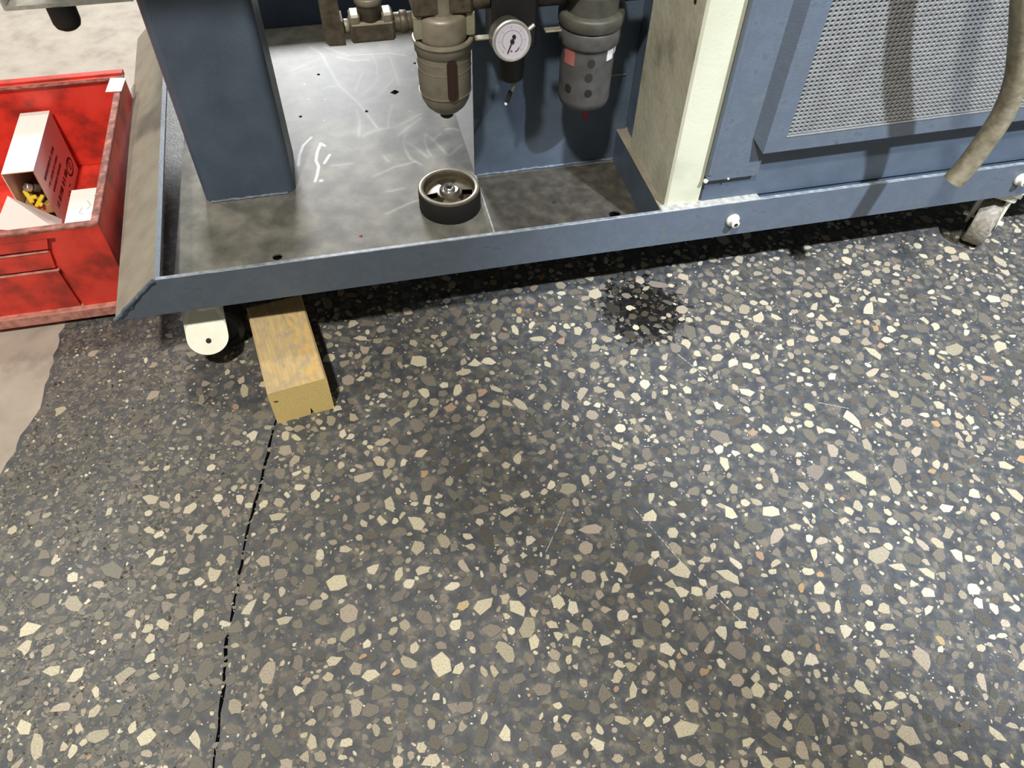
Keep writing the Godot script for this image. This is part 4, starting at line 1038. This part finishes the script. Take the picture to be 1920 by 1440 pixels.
# ---------------------------------------------------------------- timber offcut
func timber() -> void:
	var t := thing("timber_offcut", "short yellow sawn timber offcut lying under the blue rail", "timber", Vector3(-0.11, 0, 0.02))
	var ang := atan2(0.147, 0.989)
	var ax := Vector3(sin(ang), 0, cos(ang))
	var sx := Vector3(cos(ang), 0, -sin(ang))
	var near := Vector3(-0.1010, 0, 0.0915)
	var W := 0.0668; var H := 0.055; var L := 0.142
	var far := near - ax * L
	# top and sides with long grain, drawn along the piece
	var img := Image.create(256, 512, false, Image.FORMAT_RGB8)
	var f := FastNoiseLite.new(); f.seed = 3; f.frequency = 0.02; f.fractal_octaves = 4
	for y in 512:
		for x in 256:
			var g := f.get_noise_2d(x * 2.4, y * 0.22)
			var b := f.get_noise_2d(x * 0.9 + 500, y * 0.7)
			var c := rgb(206, 182, 132).lerp(rgb(190, 166, 118), clampf(0.5 + g * 1.3, 0, 1))
			c = c.lerp(rgb(176, 160, 134), clampf(b * 1.6 + 0.15, 0, 0.9))
			if x > 150: c = c.lerp(rgb(222, 180, 104), clampf(f.get_noise_2d(x * 1.3 + 90, y * 0.9) * 1.6 + 0.1, 0, 0.8) * minf((x - 150) / 30.0, 1.0))
			img.set_pixel(x, y, c)
	for s in [[150, 70, 158, 150, 6], [178, 110, 186, 150, 5], [150, 150, 166, 178, 7], [196, 60, 205, 95, 4], [140, 215, 196, 205, 3], [70, 120, 72, 140, 4], [100, 240, 101, 242, 4], [90, 380, 92, 390, 5], [150, 300, 152, 350, 2]]:
		stroke(img, [Vector2(s[0], s[1]), Vector2(s[2], s[3])], s[4], Color(0.42, 0.38, 0.34, 0.05))
	var wm := StandardMaterial3D.new()
	wm.albedo_texture = ImageTexture.create_from_image(img)
	wm.roughness = 0.8
	# end grain with rings
	var im2 := Image.create(256, 210, false, Image.FORMAT_RGB8)
	for y in 210:
		for x in 256:
			var d := Vector2((x - 140) * 1.0, (y - 95) * 1.25).length() + f.get_noise_2d(x, y) * 16.0
			var ring := 0.5 + 0.5 * sin(d * 0.42)
			var c := rgb(232, 208, 140).lerp(rgb(218, 191, 118), ring * 0.55 + 0.25 * f.get_noise_2d(x * 2.0, y * 2.0))
			im2.set_pixel(x, y, c)
	stroke(im2, [Vector2(20, 60), Vector2(30, 64)], 6, Color(0.35, 0.25, 0.12, 0.8))
	dab(im2, Vector2(140, 95), 4, Color(0.55, 0.45, 0.3, 0.7))
	var em := StandardMaterial3D.new()
	em.albedo_texture = ImageTexture.create_from_image(im2)
	em.roughness = 0.85
	var body := MB.new()
	var up := Vector3(0, H, 0)
	var c := 0.0022
	var e0 := near - sx * W * 0.5; var e1 := near + sx * W * 0.5
	var f0 := far - sx * W * 0.5; var f1 := far + sx * W * 0.5
	# top (uv v = 1 at the near end), sides, underside, small arrises
	body.quad_uv(e0 + up + sx * c, e1 + up - sx * c, f1 + up - sx * c, f0 + up + sx * c, Vector3.UP)
	body.quad_uv(e1 + up - Vector3(0, c, 0), e1, f1, f1 + up - Vector3(0, c, 0), sx)
	body.quad_uv(e0, e0 + up - Vector3(0, c, 0), f0 + up - Vector3(0, c, 0), f0, -sx)
	body.quad_uv(e1 + up - sx * c, e1 + up - Vector3(0, c, 0), f1 + up - Vector3(0, c, 0), f1 + up - sx * c, sx + Vector3.UP)
	body.quad_uv(e0 + up - Vector3(0, c, 0), e0 + up + sx * c, f0 + up + sx * c, f0 + up - Vector3(0, c, 0), -sx + Vector3.UP)
	body.quad_uv(e0, e1, f1, f0, Vector3.DOWN)
	body.quad_uv(f0, f1, f1 + up, f0 + up, -ax)
	put(t, "timber_body", body, wm, "weathered yellow board faces")
	# near end with a notch split at its lower edge
	var en := MB.new()
	var K := [Vector2(0, 0), Vector2(0.585, 0), Vector2(0.605, 0.22), Vector2(0.655, 0), Vector2(1, 0), Vector2(1, 1.0 - c / H), Vector2(1.0 - c / W, 1), Vector2(c / W, 1), Vector2(0, 1.0 - c / H)]
	var poly := PackedVector2Array(K)
	var ids := Geometry2D.triangulate_polygon(poly)
	for i in range(0, ids.size(), 3):
		var P := []
		var U := []
		for k in 3:
			var q := poly[ids[i + k]]
			P.append(e0 + sx * W * q.x + up * q.y); U.append(Vector2(q.x, 1.0 - q.y))
		en.tri(P[0], P[1], P[2], ax, ax, ax, U[0], U[1], U[2])
	put(t, "end_grain", en, em, "pale yellow end grain with growth rings")
	var dk := MB.new()
	var b0 := e0 - ax * 0.012
	dk.quad(b0 + sx * W * 0.58, b0 + sx * W * 0.68, b0 + sx * W * 0.68 + up * 0.2, b0 + sx * W * 0.58 + up * 0.2, ax)
	put(t, "split", dk, M.dark_fleck)

# ---------------------------------------------------------------- red parts bin and its contents
func parts_bin() -> void:
	var x0 := -0.640; var x1 := -0.3005; var z0 := -0.4665; var z1 := -0.1255; var H := 0.1425
	var t := thing("parts_bin", "red plastic parts bin with grooved front beside the machine", "bin", Vector3((x0 + x1) * 0.5, 0, (z0 + z1) * 0.5))
	var w := 0.004
	put(t, "bin_floor", MB.new().span(Vector3(x0, 0.0, z0), Vector3(x1, 0.006, z1), 0.001), M.red_plastic)
	put(t, "back_wall", MB.new().span(Vector3(x0, 0.006, z0), Vector3(x1, H, z0 + w), 0.001), M.red_plastic)
	put(t, "side_wall", MB.new().span(Vector3(x1 - w, 0.006, z0), Vector3(x1, H, z1 - 0.006), 0.001), M.red_plastic)
	put(t, "side_wall", MB.new().span(Vector3(x0, 0.006, z0), Vector3(x0 + w, H, z1 - 0.006), 0.001), M.red_plastic)
	put(t, "front_wall", MB.new().span(Vector3(x0, 0.006, z1 - 0.0095), Vector3(x1, H, z1 - 0.0055), 0.001), M.red_plastic)
	# front face: plates parted by grooves
	var F := Transform3D(Basis(), Vector3(0, 0, z1 - 0.0055))
	put(t, "front_plate", MB.new().extr(V2([-0.3615, 0.022, x1, 0.022, x1, H, x0, H, x0, 0.131, -0.3565, 0.131, -0.3515, 0.131, -0.3625, 0.085]), 0.0055, F), M.red_plastic)
	put(t, "front_plate", MB.new().extr(V2([x0, 0.116, -0.3655, 0.116, -0.3605, 0.1305, x0, 0.1305]), 0.0050, F), M.red_plastic)
	put(t, "front_plate", MB.new().extr(V2([x0, 0.0865, -0.3695, 0.0865, -0.366, 0.1105, x0, 0.1105]), 0.0040, F), M.red_plastic)
	put(t, "front_plate", MB.new().extr(V2([x0, 0.022, -0.3655, 0.022, -0.3685, 0.0815, x0, 0.0815]), 0.0050, F), M.red_plastic)
	# lower lips of the two grooves, pale tone painted as light catching them
	for y in [0.1105, 0.0815]: put(t, "groove_lip", MB.new().span(Vector3(x0, y - 0.0004, z1 - 0.0055), Vector3(-0.367, y + 0.0016, z1 - 0.0006), 0.0006), M.red_dust_lit)
	put(t, "base_ledge", MB.new().span(Vector3(x0, 0.007, z1 - 0.006), Vector3(x1, 0.0225, z1 + 0.0075), 0.0012), M.red_dust_lit, "dusty pink base ledge")
	# rim
	put(t, "rim", MB.new().span(Vector3(x1 - 0.0085, H - 0.003, z0), Vector3(x1 + 0.0005, H + 0.0012, z1 - 0.002), 0.001), M.rim_dust, "dusty worn rim")
	put(t, "rim", MB.new().span(Vector3(x0, H - 0.003, z1 - 0.009), Vector3(x1, H + 0.001, z1 + 0.0004), 0.001), M.rim_dust)
	put(t, "rim", MB.new().span(Vector3(x0, H - 0.004, z0), Vector3(x1 - 0.006, H - 0.001, z0 + 0.009), 0.001), M.rim_dust)
	put(t, "back_flange", MB.new().span(Vector3(x0, H - 0.004, z0 - 0.009), Vector3(x1, H + 0.004, z0 + 0.001), 0.001), M.red_plastic)
	# folded paper tag over the back corner of the rim
	var tg := thing("paper_tag", "small blank white paper tag stuck on the red bin corner", "tag", Vector3(-0.305, H, -0.445))
	put(tg, "tag_face", MB.new().extr(V2([-0.3165, -0.4555, -0.2955, -0.4515, -0.2985, -0.4165, -0.3195, -0.4185]), -0.0006, Transform3D(Basis(Vector3.RIGHT, Vector3.BACK, Vector3.DOWN), Vector3(0, H + 0.0016, 0))), M.card_white)

	# open carton
	var cx0 := -0.4535; var cx1 := -0.4135; var cz0 := -0.4560; var cz1 := -0.3075; var cy0 := 0.0125; var cy1 := 0.1050
	var k := thing("carton", "open white carton with printed side holding yellow fittings", "carton", Vector3((cx0 + cx1) * 0.5, 0.006, (cz0 + cz1) * 0.5))
	var th := 0.0012
	put(k, "carton_top", MB.new().span(Vector3(cx0, cy1 - th, cz0), Vector3(cx1, cy1, cz1), 0.0004), M.card_white)
	put(k, "carton_back", MB.new().span(Vector3(cx0, 0.006, cz0), Vector3(cx1, cy1 - th, cz0 + th), 0.0003), M.card_white)
	put(k, "carton_side", MB.new().span(Vector3(cx0, 0.006, cz0), Vector3(cx0 + th, cy1 - th, cz1), 0.0003), M.card_white)
	put(k, "carton_bottom", MB.new().span(Vector3(cx0 + th, 0.006, cz0), Vector3(cx1 - th, 0.006 + th, cz1), 0.0003), M.card_brown)
	put(k, "carton_lining", MB.new().span(Vector3(cx1 - th * 1.6, 0.006, cz0), Vector3(cx1 - th * 0.6, cy1 - th, cz1 - 0.001), 0.0002), M.card_brown)
	# printed side: emblem and lines of small print, too faint to read
	var img := Image.create(420, 260, false, Image.FORMAT_RGB8)
	img.fill(rgb(236, 232, 232))
	var rng := RandomNumberGenerator.new()
	rng.seed = 14
	var ink := Color(0.27, 0.2, 0.24, 0.75)
	var el := []
	for i in 25: el.append(Vector2(78, 200) + Vector2(cos(TAU * i / 24) * 46, sin(TAU * i / 24) * 27))
	stroke(img, el, 5.0, ink)
	el = []
	for i in 30: el.append(Vector2(74, 197) + Vector2.from_angle(i * 0.42) * (4 + i * 0.6))
	stroke(img, el, 2.8, Color(0.35, 0.26, 0.3, 0.7))
	for ln in [[145, 375, 72, 5.0], [148, 360, 106, 4.4], [150, 340, 138, 4.4], [132, 370, 184, 7.5]]:
		var xx: float = ln[0]
		while xx < ln[1]:
			if rng.randf() > 0.12:
				stroke(img, [Vector2(xx, ln[2] - ln[3] * 1.2), Vector2(xx + rng.randf_range(-2, 3), ln[2] + ln[3] * 1.2)], ln[3] * 0.5, ink)
			xx += ln[3] * 0.95
	stroke(img, [Vector2(155, 228), Vector2(180, 224)], 3.0, ink)
	stroke(img, [Vector2(192, 240), Vector2(206, 230), Vector2(214, 246), Vector2(226, 232)], 3.0, ink)
	var pm := StandardMaterial3D.new()
	pm.albedo_texture = ImageTexture.create_from_image(img)
	pm.roughness = 0.8
	var ps := MB.new()
	var sx := cx1
	ps.quad_uv(Vector3(sx, 0.006, cz0), Vector3(sx, 0.006, cz1 + 0.003), Vector3(sx, cy1, cz1), Vector3(sx, cy1, cz0), Vector3.RIGHT)
	put(k, "printed_side", ps, pm, "white carton side with dark emblem and small print")
	# open end flap hanging out towards the bin front
	var fl := MB.new()
	var fa := Vector3(cx0 - 0.001, 0.080, cz1 + 0.012); var fb := Vector3(cx1 + 0.002, 0.0235, cz1 - 0.002)
	var fc := Vector3(cx1 + 0.012, 0.034, cz1 + 0.044); var fd := Vector3(cx0 - 0.018, 0.062, cz1 + 0.056)
	fl.quad(fa, fb, fc, fd, Vector3(0, 1, 0.4))
	var off := Vector3(0, -0.0011, -0.0005)
	fl.quad(fa + off, fb + off, fc + off, fd + off, Vector3(0, -1, -0.4))
	fl.quad(fd, fc, fc + off, fd + off, Vector3(0, 0, 1)); fl.quad(fb, fc, fc + off, fb + off, Vector3(1, 0, 0)); fl.quad(fa, fb, fb + off, fa + off, Vector3(0, 0, -1))
	put(k, "end_flap", fl, M.card_white)
	var rim := MB.new()
	rim.tube([Vector3(cx0, cy1 - 0.0005, cz1), Vector3(cx1, cy1 - 0.0005, cz1)], 0.0007, 6)
	put(k, "raw_edge", rim, M.card_brown)
	# fittings in the mouth of the carton
	var my := 0.056
	for q in [[-0.4405, my + 0.004, -0.318, 0.011, 0.5, "yellow plastic clip lying across the carton mouth"], [-0.4290, my - 0.003, -0.3155, 0.010, -0.7, "yellow plastic clip tucked under the grey nut"]]:
		var yk := thing("yellow_clip", q[5], "clip", Vector3(q[0], q[1], q[2]))
		var bs := Basis(Vector3.UP, q[4]) * Basis(Vector3.RIGHT, 0.5)
		put(yk, "clip_body", MB.new().box(Vector3(q[0], q[1], q[2]), Vector3(0.006, 0.004, q[3] * 1.9), 0.0012, bs), M.yellow)
		put(yk, "clip_wing", MB.new().box(Vector3(q[0], q[1], q[2]) + bs * Vector3(0.004, 0.001, 0.004), Vector3(0.010, 0.003, 0.006), 0.001, bs), M.yellow)
	for q in [[-0.4385, my + 0.013, -0.326, "zinc", "grey hex nut on top of the yellow clips"], [-0.4290, my + 0.010, -0.328, "grey_cap", "dark hex nut beside the grey nut in the carton"], [-0.4225, my - 0.004, -0.330, "brass_dull", "brass hex nut at the carton side"], [-0.4440, my + 0.004, -0.345, "brass_dull", "brass hex nut deep inside the carton"]]:
		var nt := thing("hex_nut", q[4], "nut", Vector3(q[0], q[1], q[2]))
		var bs := Basis(Vector3.RIGHT, 0.6) * Basis(Vector3.BACK, q[0] * 20.0)
		put(nt, "nut_body", MB.new().lathe([Vector2(0.0028, -0.004), Vector2(0.0055, -0.004), Vector2(0.0064, -0.0032), Vector2(0.0064, 0.0032), Vector2(0.0055, 0.004), Vector2(0.0028, 0.004), Vector2(0.0028, -0.004)], 6, Transform3D(bs, Vector3(q[0], q[1], q[2])), 2.0), M[q[3]])
	put(k, "inner_tray", MB.new().span(Vector3(cx0 + 0.002, my - 0.022, cz0 + 0.004), Vector3(cx1 - 0.003, my - 0.008, cz1 - 0.004), 0.001), M.card_brown)
	# flat white box with faint handwriting
	var wx0 := -0.3915; var wx1 := -0.3375; var wz0 := -0.3360; var wz1 := -0.2450; var wy := 0.050
	var fb2 := thing("white_box", "flat white box with faint pencil scribble inside the red bin", "box", Vector3((wx0 + wx1) * 0.5, 0.006, (wz0 + wz1) * 0.5))
	put(fb2, "box_body", MB.new().span(Vector3(wx0, 0.006, wz0), Vector3(wx1, wy - 0.0006, wz1), 0.001), M.card_white)
	var im3 := Image.create(200, 320, false, Image.FORMAT_RGB8)
	im3.fill(rgb(238, 238, 234))
	for s in [[70, 150, 60, 190, 80, 200], [90, 100, 110, 140, 95, 170], [120, 60, 140, 110, 130, 160, 120, 210], [50, 250, 80, 245], [110, 250, 120, 290], [60, 270, 90, 268]]:
		var pts := []
		for j in range(0, s.size(), 2): pts.append(Vector2(s[j], s[j + 1]))
		stroke(im3, pts, 3.0, Color(0.6, 0.68, 0.7, 0.4))
	var wm := StandardMaterial3D.new()
	wm.albedo_texture = ImageTexture.create_from_image(im3)
	wm.roughness = 0.8
	var lid := MB.new()
	lid.quad_uv(Vector3(wx0, wy, wz1), Vector3(wx1, wy, wz1), Vector3(wx1, wy, wz0), Vector3(wx0, wy, wz0), Vector3.UP)
	put(fb2, "box_lid", lid, wm, "white lid with faint scribble")

# ---------------------------------------------------------------- loose things
func small_things() -> void:
	# wheel lying flat on the tray
	var c := Vector3(0.1113, TY, -0.1195)
	var t := thing("spare_wheel", "brown spoked spare wheel lying flat on the steel tray", "wheel", c)
	var T := Transform3D(Basis(), c)
	mat("wheel_brown", Color.WHITE, 0.38, 0.25, noise_tex(60, 0.03, 4, [[0.0, rgb(70, 63, 50)], [1.0, rgb(106, 97, 79)]]), 6.0)
	put(t, "tyre", MB.new().lathe([Vector2(0.034, 0.0), Vector2(0.0375, 0.0), Vector2(0.0388, 0.002), Vector2(0.0388, 0.024), Vector2(0.0378, 0.0275), Vector2(0.035, 0.0285), Vector2(0.033, 0.0275), Vector2(0.032, 0.022), Vector2(0.032, 0.002)], 52, T), M.black_rubber)
	put(t, "rim", MB.new().lathe([Vector2(0.0372, 0.0262), Vector2(0.0385, 0.0278), Vector2(0.0375, 0.0296), Vector2(0.0345, 0.0302), Vector2(0.032, 0.0292), Vector2(0.0312, 0.0265), Vector2(0.0312, 0.012)], 52, T), M.wheel_brown)
	var web := MB.new()
	# web disc with three kidney openings
	var yk := 0.0235
	for k in 48:
		var a0 := TAU * k / 48; var a1 := TAU * (k + 1) / 48
		var ph := fposmod(rad_to_deg((a0 + a1) * 0.5) - 0.0, 120.0)
		var spoke := ph < 32.0 or ph > 88.0
		var rr := [[0.010, 0.0155], [0.0285, 0.0315]] if not spoke else [[0.010, 0.0315]]
		for q in rr:
			var P := []
			for e in [[q[0], a0], [q[0], a1], [q[1], a1], [q[1], a0]]: P.append(c + Vector3(sin(e[1]) * e[0], yk - (e[0] - 0.01) * 0.12, cos(e[1]) * e[0]))
			web.quad(P[0], P[1], P[2], P[3], Vector3.UP)
			var dn := Vector3(0, -0.012, 0)
			web.quad(P[3], P[2], P[2] + dn, P[3] + dn, P[3] - c)
			web.quad(P[0], P[1], P[1] + dn, P[0] + dn, c - P[0])
	put(t, "web", web, M.wheel_brown)
	put(t, "web_floor", MB.new().lathe([Vector2(0.01, 0.009), Vector2(0.0318, 0.009)], 40, T), M.wheel_brown)
	put(t, "hub", MB.new().lathe([Vector2(0.0035, 0.012), Vector2(0.0035, 0.0285), Vector2(0.0055, 0.0295), Vector2(0.0068, 0.0285), Vector2(0.0072, 0.0265), Vector2(0.0092, 0.0265), Vector2(0.0112, 0.0275), Vector2(0.0125, 0.0255), Vector2(0.0125, 0.012)], 32, T), M.steel, "shiny steel hub bearing")
	put(t, "bore", MB.new().lathe([Vector2(0, 0.016), Vector2(0.0036, 0.016)], 16, T), M.dark_fleck)
	# hanging hose in front of the vent panel
	var hz := 0.09
	var hp := [Vector3(0.6389, 0.2208, hz), Vector3(0.6456, 0.2392, hz), Vector3(0.6506, 0.2630, hz), Vector3(0.6548, 0.3000, hz), Vector3(0.6472, 0.3385, hz), Vector3(0.6280, 0.3802, hz), Vector3(0.6035, 0.4273, hz), Vector3(0.5785, 0.4970, hz), Vector3(0.560, 0.57, hz), Vector3(0.552, 0.64, 0.078), Vector3(0.55, 0.70, 0.05), Vector3(0.55, 0.74, 0.0225)]
	var ho := thing("rubber_hose", "thick dirty grey hose hanging before the perforated grille", "hose", hp[0])
	put(ho, "hose_tube", MB.new().tube(smooth_path(hp), 0.0112, 18), M.hose)
	put(ho, "bore", MB.new().cyl(hp[0] + Vector3(0.0015, 0.004, 0), hp[0] + Vector3(-0.0002, -0.0004, 0), 0.0075, 16, 0.0001), M.dark_fleck)
	# crumbs of dirt on the tray
	var rng := RandomNumberGenerator.new()
	rng.seed = 31
	for d in [[0.0771, -0.4022, 0.0065, "dark_fleck", "large ragged black dirt flake on the steel tray"], [-0.0301, -0.4743, 0.003, "dark_fleck", "small black dirt crumb near the tray back"], [-0.0632, -0.3625, 0.003, "dark_fleck", "small black dirt crumb beside the blue column"], [0.0305, -0.3583, 0.0032, "red_fleck", "tiny round red crumb on the steel tray"], [-0.005, -0.0833, 0.0028, "red_fleck", "tiny reddish crumb by the front rail"], [0.244, -0.102, 0.0042, "dark_fleck", "dark metal crumb on the lower tray sheet"], [0.1187, -0.4799, 0.0028, "dark_fleck", "small dark crumb behind the air filter"]]:
		var y := TY if d[0] < 0.155 else TY - 0.0025
		var o := thing("dirt_crumb", d[4], "crumb", Vector3(d[0], y, d[1]))
		var mb := MB.new()
		var n := 9
		var top := Vector3(d[0], y + d[2] * 0.55, d[1])
		var ring := []
		for i in n: ring.append(Vector3(d[0], y, d[1]) + Vector3(sin(TAU * i / n) * d[2] * rng.randf_range(0.5, 1.25), 0, cos(TAU * i / n) * d[2] * rng.randf_range(0.5, 1.1)))
		for i in n: mb.flat(top, ring[i], ring[(i + 1) % n], Vector3.UP)
		put(o, "crumb_body", mb, M[d[3]])
